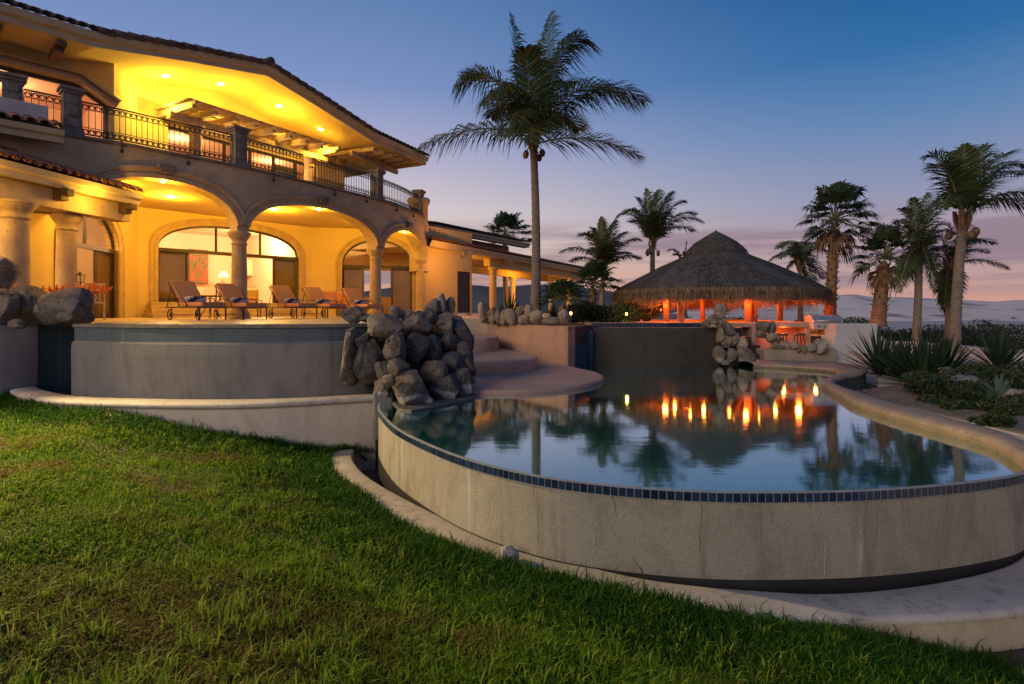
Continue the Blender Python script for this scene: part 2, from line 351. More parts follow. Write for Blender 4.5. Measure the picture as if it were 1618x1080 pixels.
def water(name, tint, rough):
    m, nt, bs = newmat(name)
    v = texpos(nt, (1.0, 2.2, 1.0)); n = noisetex(nt, 2.2, 2, 0.5, v); v2 = texpos(nt, (6.0, 22.0, 1)); n2 = noisetex(nt, 1.0, 2, 0.5, v2)
    ad = nt.nodes.new('ShaderNodeMath'); ad.operation = 'MULTIPLY_ADD'; nt.links.new(n2.outputs[0], ad.inputs[0]); ad.inputs[1].default_value = 0.25; nt.links.new(n.outputs[0], ad.inputs[2])
    b = nt.nodes.new('ShaderNodeBump'); b.inputs['Strength'].default_value = 0.03; b.inputs['Distance'].default_value = 0.03; nt.links.new(ad.outputs[0], b.inputs['Height'])
    nt.links.new(b.outputs[0], bs.inputs['Normal'])
    bs.inputs['Base Color'].default_value = (*tint, 1); bs.inputs['Roughness'].default_value = 0.5; bs.inputs['Specular IOR Level'].default_value = 0.0
    gl = nt.nodes.new('ShaderNodeBsdfGlossy'); gl.inputs['Roughness'].default_value = rough; gl.inputs['Color'].default_value = (0.84, 0.97, 1.0, 1); nt.links.new(b.outputs[0], gl.inputs['Normal'])
    fr = nt.nodes.new('ShaderNodeFresnel'); fr.inputs[0].default_value = 1.33; nt.links.new(b.outputs[0], fr.inputs['Normal'])
    f2 = nt.nodes.new('ShaderNodeMath'); f2.operation = 'MULTIPLY_ADD'; f2.use_clamp = True; nt.links.new(fr.outputs[0], f2.inputs[0]); f2.inputs[1].default_value = 2.35; f2.inputs[2].default_value = 0.06
    mx = nt.nodes.new('ShaderNodeMixShader'); nt.links.new(f2.outputs[0], mx.inputs[0]); nt.links.new(bs.outputs[0], mx.inputs[1]); nt.links.new(gl.outputs[0], mx.inputs[2]); nt.links.new(mx.outputs[0], nt.nodes['Material Output'].inputs[0])
    return m
m_water = water('pool_water', (0.005, 0.068, 0.060), 0.055)
m_water2 = water('still_water', (0.006, 0.012, 0.012), 0.05)

# ---------------------------------------------------------------- camera, sky, light
cam = bpy.data.cameras.new('camera'); camo = bpy.data.objects.new('camera', cam); COL.objects.link(camo)
camo.location = (0, 0, EYE); camo.rotation_euler = (R(90), 0, 0)
cam.sensor_width = 36; cam.lens = 36 * F / 1618; cam.shift_y = -(540 - HY) / 1618; cam.clip_end = 4000; cam.clip_start = 0.05
S.camera = camo
S.view_settings.view_transform = 'Standard'; S.view_settings.look = 'None'; S.view_settings.gamma = 1; S.view_settings.exposure = 0
S.cycles.use_denoising = True; S.cycles.max_bounces = 6; S.cycles.diffuse_bounces = 3; S.cycles.glossy_bounces = 3; S.cycles.transparent_max_bounces = 8
S.cycles.caustics_reflective = False; S.cycles.caustics_refractive = False; S.cycles.sample_clamp_indirect = 4.0
W = bpy.data.worlds.new('World'); S.world = W; W.use_nodes = True; nt = W.node_tree
bg = nt.nodes['Background']
tc = nt.nodes.new('ShaderNodeTexCoord'); sp = nt.nodes.new('ShaderNodeSeparateXYZ'); nt.links.new(tc.outputs['Generated'], sp.inputs[0])
mr = nt.nodes.new('ShaderNodeMapRange'); mr.inputs['From Min'].default_value = -0.04; mr.inputs['From Max'].default_value = 0.96; nt.links.new(sp.outputs[2], mr.inputs[0])
z = lambda e: (e + 0.04)
LEFT = [(z(-0.04), srgb(238, 165, 120)), (z(0.02), srgb(243, 172, 125)), (z(0.06), srgb(240, 192, 160)), (z(0.11), srgb(228, 205, 192)), (z(0.17), srgb(216, 203, 204)), (z(0.26), srgb(178, 176, 204)), (z(0.36), srgb(126, 148, 196)), (z(0.47), srgb(98, 130, 180)), (z(0.90), srgb(40, 80, 140))]
RIGHT = [(z(-0.04), srgb(214, 150, 130)), (z(0.02), srgb(206, 156, 143)), (z(0.06), srgb(188, 158, 158)), (z(0.11), srgb(176, 156, 168)), (z(0.17), srgb(146, 150, 180)), (z(0.27), srgb(98, 134, 180)), (z(0.36), srgb(50, 110, 166)), (z(0.46), srgb(22, 90, 150)), (z(0.90), srgb(18, 62, 118))]
a = ramp(nt, LEFT, mr.outputs[0]); b = ramp(nt, RIGHT, mr.outputs[0])
mx_ = nt.nodes.new('ShaderNodeMapRange'); mx_.inputs['From Min'].default_value = -0.30; mx_.inputs['From Max'].default_value = 0.60; mx_.interpolation_type = 'SMOOTHSTEP'; nt.links.new(sp.outputs[0], mx_.inputs[0])
sky = mixc(nt, a.outputs[0], b.outputs[0], mx_.outputs[0])
mp = nt.nodes.new('ShaderNodeMapping'); mp.inputs['Scale'].default_value = (2.2, 2.2, 26); nt.links.new(tc.outputs['Generated'], mp.inputs[0])
cn = noisetex(nt, 1.6, 5, 0.55, mp.outputs[0], 0.3)
cf = ramp(nt, [(0.42, (0, 0, 0)), (0.58, (1, 1, 1))], cn.outputs[0])
band = ramp(nt, [(z(0.015), (0, 0, 0)), (z(0.05), (0.9,) * 3), (z(0.115), (0.85,) * 3), (z(0.16), (0, 0, 0))], mr.outputs[0])
mm = nt.nodes.new('ShaderNodeMath'); mm.operation = 'MULTIPLY'; nt.links.new(cf.outputs[0], mm.inputs[0]); nt.links.new(band.outputs[0], mm.inputs[1])
sky = mixc(nt, sky, srgb(146, 126, 140), mm.outputs[0])
nt.links.new(sky, bg.inputs[0]); bg.inputs[1].default_value = 1.0
def sun_lamp():
    L = bpy.data.lights.new('sun', 'SUN'); L.energy = 1.4; L.angle = R(25); L.color = (1.0, 0.86, 0.66)
    o = bpy.data.objects.new('sun', L); COL.objects.link(o)
    d = Vector((0.55, 0.72, -0.33)); o.rotation_euler = d.to_track_quat('-Z', 'Y').to_euler(); return o
SUN = sun_lamp()
WARM = (1.0, 0.53, 0.04)
def lamp(loc, power, color=WARM, r=0.12, spot=None):
    L = bpy.data.lights.new('lamp_light', 'SPOT' if spot else 'POINT'); L.energy = power; L.color = color; L.shadow_soft_size = r
    if spot: L.spot_size = R(spot); L.spot_blend = 0.6
    o = bpy.data.objects.new('lamp_light', L); COL.objects.link(o); o.location = loc; return o
# ================================================================ ground, hills, water
def pip(x, y, poly):
    c = False; j = len(poly) - 1
    for i in range(len(poly)):
        xi, yi = poly[i][0], poly[i][1]; xj, yj = poly[j][0], poly[j][1]
        if (yi > y) != (yj > y) and x < (xj - xi) * (y - yi) / (yj - yi) + xi: c = not c
        j = i
    return c
def vpip(x, y, poly):
    c = np.zeros(len(x), bool); q = np.array([(p[0], p[1]) for p in poly])
    for (xi, yi), (xj, yj) in zip(q, np.roll(q, 1, 0)):
        if yi == yj: continue
        c ^= ((yi > y) != (yj > y)) & (x < (xj - xi) * (y - yi) / (yj - yi) + xi)
    return c
def sstep(a, b, x): t = min(max((x - a) / (b - a), 0), 1); return t * t * (3 - 2 * t)
RIM = smooth_line([Vector((x, y, 0)) for x, y in [(-2.12, 9.1), (-1.98, 8.5), (-1.49, 7.27), (-.90, 6.3), (-.37, 5.63), (.23, 5.13), (.76, 4.88), (1.27, 4.74), (1.77, 4.675), (2.29, 4.675), (2.83, 4.71), (3.43, 4.81), (4.11, 4.99), (4.67, 5.22), (5.2, 5.65), (5.6, 6.25)]], 6)
def v2(l): return [Vector((p[0], p[1], 0)) for p in l]
CURB_O = smooth_line(v2([(-2.84, 9.1), (-2.72, 8.5), (-2.25, 7.5), (-1.11, 5.91), (-.1, 5.02), (.93, 4.39), (2.0, 4.16), (2.75, 4.13), (3.84, 4.25), (4.9, 4.6), (5.9, 5.4), (6.3, 6.0)]), 6)
CURB_I = smooth_line(v2([(-2.52, 9.1), (-2.38, 8.5), (-1.85, 7.5), (-.76, 6.15), (.17, 5.30), (1.07, 4.74), (2.0, 4.52), (2.7, 4.50), (3.66, 4.72), (4.54, 5.10), (5.28, 5.78), (5.74, 6.28)]), 6)
UP_O = smooth_line(v2([(-9.75, 11.5), (-9.25, 10.5), (-8.14, 9.53), (-7.1, 9.0), (-5.95, 8.76), (-4.75, 8.67), (-3.67, 8.82), (-2.25, 9.39)]), 6)
UP_I = smooth_line(v2([(-9.5, 11.6), (-9.0, 10.75), (-8.05, 9.95), (-7.0, 9.35), (-5.8, 9.13), (-4.6, 9.06), (-3.46, 9.22), (-2.35, 9.68)]), 6)

def ground_z(x, y):
    if x < 6.1 and y < 16.4: return -2.4
    if x < 1.5 and y < 24 and y > 14: return -0.6
    if pip(x, y, [(6.1, 10.75), (8.2, 10.6), (9.25, 12.2), (9.5, 16.3), (6.1, 16.4)]): return -0.5
    if x < 6.45 + 1.2 * sstep(10, 13, y) and y < 16: return 0.0
    z_ = 0.05 + 0.2 * sstep(6.4, 8.4, x) + 0.05 * noise.noise(Vector((x * .8, y * .8, 0)))
    z_ += 0.25 * sstep(15, 22, y) * (1 - sstep(5, 12, x)) - 0.35 * sstep(17, 24, y) * sstep(7, 12, x) * (1 - sstep(60, 100, y)) + 0.15 * sstep(40, 120, y)
    z_ += 0.25 * noise.noise(Vector((x * .11, y * .11, 3))) * sstep(18, 45, y)
    return z_
xs = sorted(set([-900, -500, -260, -140, -80, -50, -35, -25, -18, -12, -6, 0, 3] + [6.0, 6.15] + [6.15 + .2 * i for i in range(61)] + [18.5 + 1.5 * i for i in range(22)] + [55, 62, 70, 85, 110, 150, 220, 400, 900]))
ys = sorted(set([-300, -60, -10, 0] + [3 + .4 * i for i in range(34)] + [16.41, 16.6] + [17 + i for i in range(20)] + [38 + 3 * i for i in range(20)] + [105, 120, 140, 170, 220, 320, 500, 900, 1500]))
g = MB(); g.loft([[(x, y, ground_z(x, y)) for x in xs] for y in ys])
m_gard = M('garden_soil', (0.17, 0.135, 0.105), (0.09, 0.07, 0.052), 2.5, 0.95, 0.8, 25, c3=(0.26, 0.22, 0.18), s3=22)
for i, f in enumerate(g.f):
    x_, y_ = g.v[f[0]][0], g.v[f[0]][1]
    if 6.1 < x_ < 11 and y_ < 14: g.m[i] = 1
tag(g.build('ground', [m_sand, m_gard], smooth=True, base=(0, 0, 0)), kind='structure')
# dunes and far hills: a ridge with its own front and back slopes
def ridge(name, prof, Y, depth, mat, seed, rough=0.35):
    mb = MB(); rows = []
    p = [Vector((q[0], q[1], 0)) for q in prof]; top = smooth_line(p, 10)
    for k in range(25):
        t = k / 24; u = t * 2 - 1; row = []
        for q in top:
            D = Y + depth * u * (1 if u > 0 else 0.8); c = Q(q.x, q.y, Y); h = c.z + 0.7
            s = (1 - abs(u)) ** 1.25 if u < 0 else (1 - u) ** 1.1
            n = noise.fractal(Vector((c.x * .035, D * .035, seed)), 1.0, 2.0, 4) * rough * (1 - abs(u)) * 2.0
            row.append((c.x * (D / Y if u < 0 else 1), D, -0.7 + h * s + n * (0 if abs(u) < 0.03 else 1)))
        rows.append(row)
    mb.loft(rows); return tag(mb.build(name, mat, smooth=True), kind='structure')
m_dune = M("dune_sand", (0.84, 0.64, 0.51), (0.74, 0.56, 0.45), 0.05, 0.95, 0.3, 1.2, c3=(0.21, 0.18, 0.16), s3=0.12)
m_hill = M('scrub_hill', (0.115, 0.095, 0.085), (0.07, 0.062, 0.05), 0.08, 0.95, 0.5, 1.0, c3=(0.04, 0.042, 0.03), s3=0.35)
ridge('dune_hill', [(1060, 492), (1130, 486), (1190, 477), (1250, 472), (1301, 467.5), (1349, 465), (1373, 468), (1412, 469), (1496, 472), (1571, 476), (1601, 474), (1660, 473), (1760, 478), (1900, 486)], 110, 62, m_dune, 1)
ridge('scrub_hill', [(430, 478), (560, 462), (640, 452), (740, 450), (790, 453), (850, 449), (890, 454), (930, 455), (985, 463), (1050, 474), (1110, 482), (1180, 487), (1300, 489)], 130, 70, m_hill, 7, 0.6)

# pool water
inner = [(5.35, 6.2), (5.6, 7.2), (5.7, 8.4), (5.85, 9.7), (6.05, 10.6), (6.6, 11.7), (7.5, 12.6), (8.2, 13.5), (8.2, 14.6), (7.2, 16.3), (2.2, 17.5), (-1.0, 17.2), (-2.3, 14), (-2.3, 9.3)]
wpoly = [(p.x, p.y) for p in RIM[:-8]] + inner
mb = MB(); mb.add([(x, y, 0.0) for x, y in wpoly], [tuple(range(len(wpoly)))])
tag(mb.build('water', m_water, base=(0, 0, 0)), kind='structure')

# ---------------------------------------------------------------- near pool wall with mosaic band
def offs(line, d):
    out = []
    for i, p in enumerate(line):
        t = line[min(i + 1, len(line) - 1)] - line[max(i - 1, 0)]; t.normalize()
        out.append(Vector((p.x + t.y * d, p.y - t.x * d, p.z)))    # to the right of the walk = away from the water
    return out
def lev(line, z_): return [Vector((p.x, p.y, z_)) for p in line]
pw = thing('pool_wall', (1.8, 4.7, -1.05), 'long curved tan pebble-plaster pool wall with a blue mosaic rim, facing the lawn', 'pool wall')
mb = MB(); o1 = offs(RIM, 0.012)
mb.loft([lev(offs(RIM, -0.2), -1.05), lev(offs(RIM, -0.2), -0.03), lev(offs(RIM, -0.14), -0.006), lev(offs(RIM, 0.0), -0.006), lev(o1, -0.02), lev(o1, -0.075), lev(RIM, -0.078), lev(RIM, -0.4), lev(RIM, -0.71)])
mb.build('wall', m_pool, pw, smooth=False)
mb = MB(); mb.loft([lev(RIM, -0.71), lev(RIM, -1.05)]); mb.build('wet_base', m_wet, pw)
mb = MB(); gr = offs(RIM, 0.018); mb.loft([lev(offs(RIM, -.02), 0.012), lev(gr, 0.010), lev(gr, -0.076), lev(o1, -0.078)]); mb.build('grout_band', m_grout, pw)
mb = MB(); acc = 0; T = 0.066; pts = smooth_line(RIM, 6); tl = offs(pts, 0.0215); Ls = [0]
for i in range(1, len(tl)): Ls.append(Ls[-1] + (tl[i] - tl[i - 1]).length)
def along(line, Ls, s):
    i = 0
    lo, hi = 0, len(Ls) - 1
    while hi - lo > 1:
        m_ = (lo + hi) // 2
        if Ls[m_] <= s: lo = m_
        else: hi = m_
    t = (s - Ls[lo]) / max(Ls[hi] - Ls[lo], 1e-9); return line[lo].lerp(line[hi], t)
s = 0
while s + T < Ls[-1]:
    a, b = along(tl, Ls, s + .004), along(tl, Ls, s + T - .004)
    a2, b2 = a + (b - a).cross(Vector((0, 0, 1))).normalized() * -0.006, b + (b - a).cross(Vector((0, 0, 1))).normalized() * -0.006
    mb.add([(a.x, a.y, -.068), (b.x, b.y, -.068), (b.x, b.y, .000), (a.x, a.y, .000), (a2.x, a2.y, .006), (b2.x, b2.y, .006)], [(0, 1, 2, 3), (3, 2, 5, 4)])
    s += T
mb.build('mosaic_tiles', m_mosaic, pw, fix=False)
# hairline cracks and lime runs in the plaster
def wallpt(px, z_):
    for p, q in zip(pts[:-1], pts[1:]):
        if CX + F * p.x / p.y <= px < CX + F * q.x / q.y and p.y < 9: t_ = (px - CX - F * p.x / p.y) / (F * q.x / q.y - F * p.x / p.y); r_ = p.lerp(q, t_); n_ = (q - p).cross(Vector((0, 0, 1))).normalized(); return Vector((r_.x, r_.y, z_)) + n_ * .004, (q - p).normalized()
rnd = random.Random(12)
for nm, mt, lst in (('lime_run', M('lime_white', (.50, .47, .44), (.40, .37, .34), 20, .9), ((630, -.35, -.7), (684, -.25, -.66), (783, -.2, -.6), (940, -.45, -.71), (1303, -.4, -.71))), ('crack', M('crack_dark', (.10, .08, .06), (.07, .055, .04), 20, .9), ((968, -.08, -.26), (1108, -.08, -.5)))):
    for px, za, zc_ in lst:
        mb = MB(); n_ = 12; L_, R__ = [], []; x_ = px
        for k in range(n_ + 1):
            x_ += rnd.uniform(-2.2, 2.2); pt_, tg_ = wallpt(min(max(x_, 606), 1612), za + (zc_ - za) * k / n_); w_ = rnd.uniform(.0006, .0026) * (1 if nm == 'crack' else 1.3); L_.append(pt_ - tg_ * w_); R__.append(pt_ + tg_ * w_)
        mb.loft([L_, R__]); mb.build(nm, mt, pw, fix=False)
# low curb of the overflow trough
cu = thing('trough_curb', (1.8, 4.2, -1.4), 'pale pinkish curb ring that follows the foot of the curved pool wall', 'curb')
mb = MB(); ci, co = CURB_I, CURB_O
mid = [a.lerp(b, .5) for a, b in zip(ci, co)]
mb.loft([lev(ci, -1.1), lev(ci, -.735), lev([a.lerp(b, .06) for a, b in zip(ci, co)], -.722), lev([a.lerp(b, .88) for a, b in zip(ci, co)], -.728), lev([a.lerp(b, .97) for a, b in zip(ci, co)], -.74), lev(co, -.765), lev([a.lerp(b, .97) for a, b in zip(ci, co)], -.795)])
mb.build('coping', m_curb, cu, smooth=True)
m_cream = streak('cream_plaster', (0.47, 0.37, 0.26), (0.33, 0.25, 0.17), (0.5, 0.42, 0.33), speck=0.08)
mb = MB(); f_ = [a.lerp(b, .93) for a, b in zip(ci, co)]; mb.loft([lev(f_, -.79), lev(f_, -1.5)]); mb.build('face', m_cream, cu)
mb = MB(); mb.loft([lev(offs(RIM, -.05), -1.04), lev(offs(RIM, .95), -1.04)]); tag(mb.build('trough_floor', m_wet, base=(1.8, 4.5, -1.04)), kind='structure')

# ---------------------------------------------------------------- coping of the far right side
oc = v2([(6.3, 16.3), (7.3, 16.1), (8.2, 16.0), (9.0, 15.7), (9.2, 14.9), (8.85, 13.8), (8.1, 12.75), (7.2, 12.0), (6.5, 11.25), (6.22, 10.45), (6.22, 9.7), (6.16, 8.7), (6.15, 7.9), (6.05, 7.0), (5.85, 6.3), (5.35, 5.45)])
ic = v2([(6.3, 14.85), (6.7, 14.7), (7.2, 14.3), (7.56, 13.9), (7.62, 13.5), (7.43, 13.0), (7.1, 12.5), (6.7, 12.0), (6.05, 11.1), (5.72, 10.2), (5.5, 9.5), (5.28, 8.8), (5.18, 7.6), (5.2, 6.8), (5.15, 6.1), (4.75, 5.25)])
oc = smooth_line(oc, 7); ic = smooth_line(ic, 7); oc = [a.lerp(b, .54 if i > 66 else .54 + .46 * max(0, 1 - i / 66)) for i, (a, b) in enumerate(zip(ic, oc))]
LL = lambda t: [a.lerp(b, t) for a, b in zip(ic, oc)]
pc = thing('pool_coping', (6.2, 10, -.7), 'winding tan pebble coping along the far right side of the pool', 'coping')
mb = MB(); mb.loft([lev(LL(.16), -.25), lev(LL(.06), -.02), lev(LL(-.0), .05), lev(LL(.0), .08), lev(LL(.06), .11), lev(LL(.2), .13), lev(LL(.8), .13), lev(LL(.94), .11), lev(LL(1), .08), lev(LL(1), .05), lev(LL(.93), .03)])
mb.build('coping', m_coping, pc, smooth=True)
mb = MB(); mb.loft([lev(LL(.93), .05), lev(LL(.93), -.7)]); mb.build('outer_wall', m_blue2, pc, smooth=True)
# small overflow basin outside it
ob_ = smooth_line(v2([(8.6, 13.0), (8.75, 12.4), (8.5, 11.6), (7.9, 10.9), (7.2, 10.6), (6.6, 10.6)]), 6)
ob_i = smooth_line(v2([(8.35, 13.0), (8.45, 12.45), (8.25, 11.8), (7.8, 11.2), (7.2, 10.9), (6.6, 10.9)]), 6)
mb = MB(); mb.loft([lev(ob_i, -.6), lev(ob_i, -.02), lev([a.lerp(b, .5) for a, b in zip(ob_i, ob_)], .0), lev(ob_, -.02), lev(ob_, -.6)])
tag(mb.build('basin_curb', m_curb, smooth=True), 'short curved grey curb of the overflow basin beside the spiky plants', 'curb')
mb = MB(); mb.prism([(9.0, 15.3), (8.4, 11.8), (7.2, 10.8), (6.2, 10.8), (6.3, 15)], -.5, -.3); tag(mb.build('basin_floor', m_teal), kind='structure')

# ---------------------------------------------------------------- upper basin on the left
up = thing('trough_wall', (-5.5, 9, -1.3), 'cracked white plaster trough wall with pink rounded top, above the lawn', 'retaining wall')
mb = MB(); U = lambda t: [a.lerp(b, t) for a, b in zip(UP_I, UP_O)]
mb.loft([lev(U(0), -.2), lev(U(0), .07), lev(U(.1), .09), lev(U(.75), .09), lev(U(.95), .075), lev(U(1.05), .045), lev(U(1.0), .0), lev(U(.9), -.01)]); mb.build('coping', m_curb, up, smooth=True)
m_wcrack = streak('cracked_white_plaster', (0.56, 0.46, 0.38), (0.42, 0.33, 0.26), (0.6, 0.52, 0.46), speck=0.06)
mb = MB(); mb.loft([lev(U(.88), .0), lev(U(.88), -1.3)]); e0, e1 = U(.88)[-1], U(0)[-1]
mb.add([(e0.x, e0.y, .0), (e1.x, e1.y, .0), (e1.x, e1.y, -1.3), (e0.x, e0.y, -1.3)], [(0, 1, 2, 3)]); mb.build('face', m_wcrack, up)
UW = smooth_line(v2([(-7.72, 10.05), (-6.1, 9.62), (-4.8, 9.55), (-3.6, 9.72), (-2.75, 10.1), (-2.15, 10.7)]), 8)
uw = thing('basin_wall', (-5, 9.6, -.2), 'tall curved grey basin wall with a blue upper band, under the sun loungers', 'retaining wall')
mb = MB(); back = lev(offs(UW, -.3), 1.0)
mb.loft([lev(offs(UW, .05), -.3), lev(offs(UW, .06), .75), lev(offs(UW, .05), .93), lev(offs(UW, .0), .965)]); mb.add([(-7.72, 10.05, -.3), (-7.72, 10.05, .965), (-7.5, 10.9, .965), (-7.5, 10.9, -.3)], [(0, 1, 2, 3)]); mb.build('wall', m_blue, uw, smooth=False)
mb = MB(); mb.loft([lev(UW, .96), lev(UW, 1.21)]); mb.build('blue_band', m_blue2, uw)
mb = MB(); mb.loft([lev(offs(UW, .0), 1.20), lev(offs(UW, .035), 1.205), lev(offs(UW, .035), 1.255), lev(offs(UW, .02), 1.262), lev(offs(UW, -.3), 1.262)]); mb.build('edge_stone', m_stone_d, uw)
mb = MB(); mb.loft([lev(UP_I, -.05), lev(offs(UW, -.02)[:len(UP_I)] + [UW[-1]] * max(0, len(UP_I) - len(UW)), -.05)]) if False else mb.prism([(p.x, p.y) for p in UP_I] + [(-2.5, 10.4), (-4, 10), (-5, 9.9), (-6.5, 10), (-7.7, 10.6), (-9.4, 11.9)], -.3, -.12)
tag(mb.build('basin_floor', m_wet), kind='structure')
mb = MB(); mb.box((-8.75, 11.35, .45), (2.3, .3, 1.56), 0.25); tag(mb.build('recess_wall', m_teal), 'dark teal wall in the recess beside the tall grey basin wall', 'retaining wall')
mb = MB(); mb.box((-9.72, 10.6, .35), (1.1, 1.1, 1.75), 0.12); tag(mb.build('white_pier', m_white, bevel=.03), 'white plaster pier under the boulders at the left edge', 'pier')

# ---------------------------------------------------------------- terrace
TER = [(-40, 8)] + [(-15, 11.6), (-9.7, 11.3), (-7.72, 11.2)] + [(p.x, p.y) for p in offs(UW, -.12)][0:] + [(-2.45, 11.2), (-2.25, 12.5), (-2.25, 16.5), (-2.1, 17.35), (-.75, 17.5), (-.55, 17.8), (-.1, 19.2), (2.0, 22), (3.5, 26), (9, 34), (14, 46), (-40, 60)]
mb = MB(); mb.prism(TER, .2, 1.25); tag(mb.build('terrace_floor', m_floor), kind='structure')
# pink pool steps
def arc(c, r, a0, a1, n=28): return [(c[0] + r * math.cos(R(a0 + (a1 - a0) * i / n)), c[1] + r * math.sin(R(a0 + (a1 - a0) * i / n))) for i in range(n + 1)]
st = thing('pool_steps', (-.5, 13, -.4), 'rounded pink concrete steps that fan down from the terrace into the pool', 'steps')
def slab(poly, z0, z1, name='step'):
    m_ = MB(); m_.prism(poly, z0, z1); return m_.build(name, m_step, st, bevel=.045)
slab(arc((-.5, 12.6), 2.5, -125, 25) + [(1.42, 14.7), (-.4, 17.25), (-2.4, 17.2), (-2.4, 11.5)], -.45, .085)
slab(arc((-.9, 14.0), 1.52, -125, 20) + [(-.3, 17.2), (-2.4, 17.2), (-2.4, 13.5)], -.4, .37)
slab(arc((-1.3, 16.25), .93, -125, 25) + [(-.75, 17.48), (-2.4, 17.4), (-2.4, 15.8)], -.4, .76)
# planter wall
pl = thing('planter_wall', (.4, 16, -.3), 'pink stained planter wall beside the pool steps, topped with rounded stones', 'planter')
mb = MB(); mb.prism([(1.44, 14.7), (1.66, 14.95), (-.35, 17.8), (-2.1, 17.75), (-2.1, 17.5), (-.5, 17.5)], -.4, 1.09); mb.build('wall', m_planter, pl, bevel=.02)
mb = MB(); mb.prism([(1.6, 14.95), (2.3, 16.5), (2.6, 17.6), (2.3, 19), (2.1, 22), (-.1, 19.2), (-.5, 17.8)], .6, 1.06); mb.build('soil', m_soil, pl)
# spa basin with the dark wall
sp_ = thing('spa_basin', (4, 16.5, -.3), 'raised spa basin with a dark brown spill wall between the planter and the waterfall rocks', 'spa')
SW = [Vector((2.3 + (5.95 - 2.3) * i / 24, 16.3 - .16 * math.sin(math.pi * i / 24), 0)) for i in range(25)]
mb = MB(); SB = [p + Vector((0, .22, 0)) for p in SW]; mb.loft([lev(SW, -.4), lev(SW, .97), lev([p + Vector((0, .03, 0)) for p in SW], 1.0), lev(SB, 1.0), lev(SB, .5)]); mb.build('spill_wall', m_brownwall, sp_)
mb = MB(); mb.prism([(1.45, 14.72), (2.22, 16.32), (2.3, 16.7), (1.9, 16.7), (1.62, 14.98)], -.4, 0.985); mb.build('side_wall', m_teal, sp_)
mb = MB(); mb.tube([(2.2, 16.22, -.4), (2.2, 16.22, .95)], .12, 12); mb.build('round_corner', m_teal, sp_, smooth=True)
mb = MB(); mb.prism([(2.35, 16.5), (5.95, 16.5), (5.95, 17.7), (2.45, 17.7)], .6, .955); mb.build('spa_water', m_water2, sp_)
mb = MB()
for k in range(52): mb.box((2.5 + k * .068, 17.72, 1.04), (.06, .02, .13))
mb.build('back_mosaic', m_mosaic, sp_); mb = MB()
for k in range(24): a = Vector((1.5, 14.76, 0)).lerp(Vector((2.2, 16.24, 0)), (k + .5) / 24); mb.box((a.x - .0, a.y, 1.03), (.02, .062, .08), -.44)
mb.build('side_mosaic', m_mosaic, sp_)
mb = MB(); mb.prism([(2.3, 17.72), (9.6, 17.72), (9.6, 19.2), (10.6, 24), (3, 24), (2.2, 19)], .3, 1.115); tag(mb.build('deck', m_step), kind='structure')

# ================================================================ boulders
def boulder(c, w, h, d, seed, mat, label, tilt=0.0, group=None, cuts=8, name='boulder', rz=None):
    rnd = random.Random(seed); bm = bmesh.new(); bmesh.ops.create_icosphere(bm, subdivisions=5 if w > .3 else 4, radius=1.0)
    off = Vector((rnd.uniform(-50, 50), rnd.uniform(-50, 50), rnd.uniform(-50, 50)))
    pl_ = []
    for k in range(cuts):
        n = Vector((rnd.uniform(-1, 1), rnd.uniform(-1, .4), rnd.uniform(-1, 1))).normalized(); pl_.append((n, rnd.uniform(.58, .88)))
    for v in bm.verts:
        p = v.co.copy(); r = 1 + .26 * noise.noise(p * 1.1 + off) + .10 * noise.noise(p * 2.7 + off) + .035 * noise.noise(p * 7 + off) - .09 * max(0, .16 - abs(noise.noise(p * 1.7 - off))) / .16
        p = Vector([math.copysign(abs(q) ** .78, q) for q in p]) * .9 * r
        for n, dd in pl_:
            e = p.dot(n) - dd
            if e > 0: p -= n * e * .85
        # superellipsoid push: fuller than a ball
        v.co = p
    ext = [max(abs(v.co[i]) for v in bm.verts) for i in range(3)]
    rot = Matrix.Rotation(tilt, 3, 'Y') @ Matrix.Rotation(rz if rz is not None else rnd.uniform(-.4, .4), 3, 'Z')
    for v in bm.verts:
        v.co = rot @ Vector((v.co.x / ext[0] * w / 2, v.co.y / ext[1] * d / 2, v.co.z / ext[2] * h / 2))
    me = bpy.data.meshes.new(name); bm.to_mesh(me); bm.free()
    me.polygons.foreach_set('use_smooth', [True] * len(me.polygons)); me.materials.append(mat)
    o = bpy.data.objects.new(name, me); COL.objects.link(o); o.location = c; ORI[o.name] = Vector(c)
    return tag(o, label, 'boulder', group)
def rock_px(px, py, w, h, D, seed, mat, label, tilt=0, group=None, fat=1.0, depth=None, cuts=9):
    s = D / F; c = Q(px, py, D); return boulder(c, w * s * fat, h * s * fat, (depth or max(min(w, h) * 1.0, .75 * max(w, h)) * s) * fat, seed, mat, label, tilt, group, cuts)
G1 = 'boulders of the tall rock pile beside the steps'
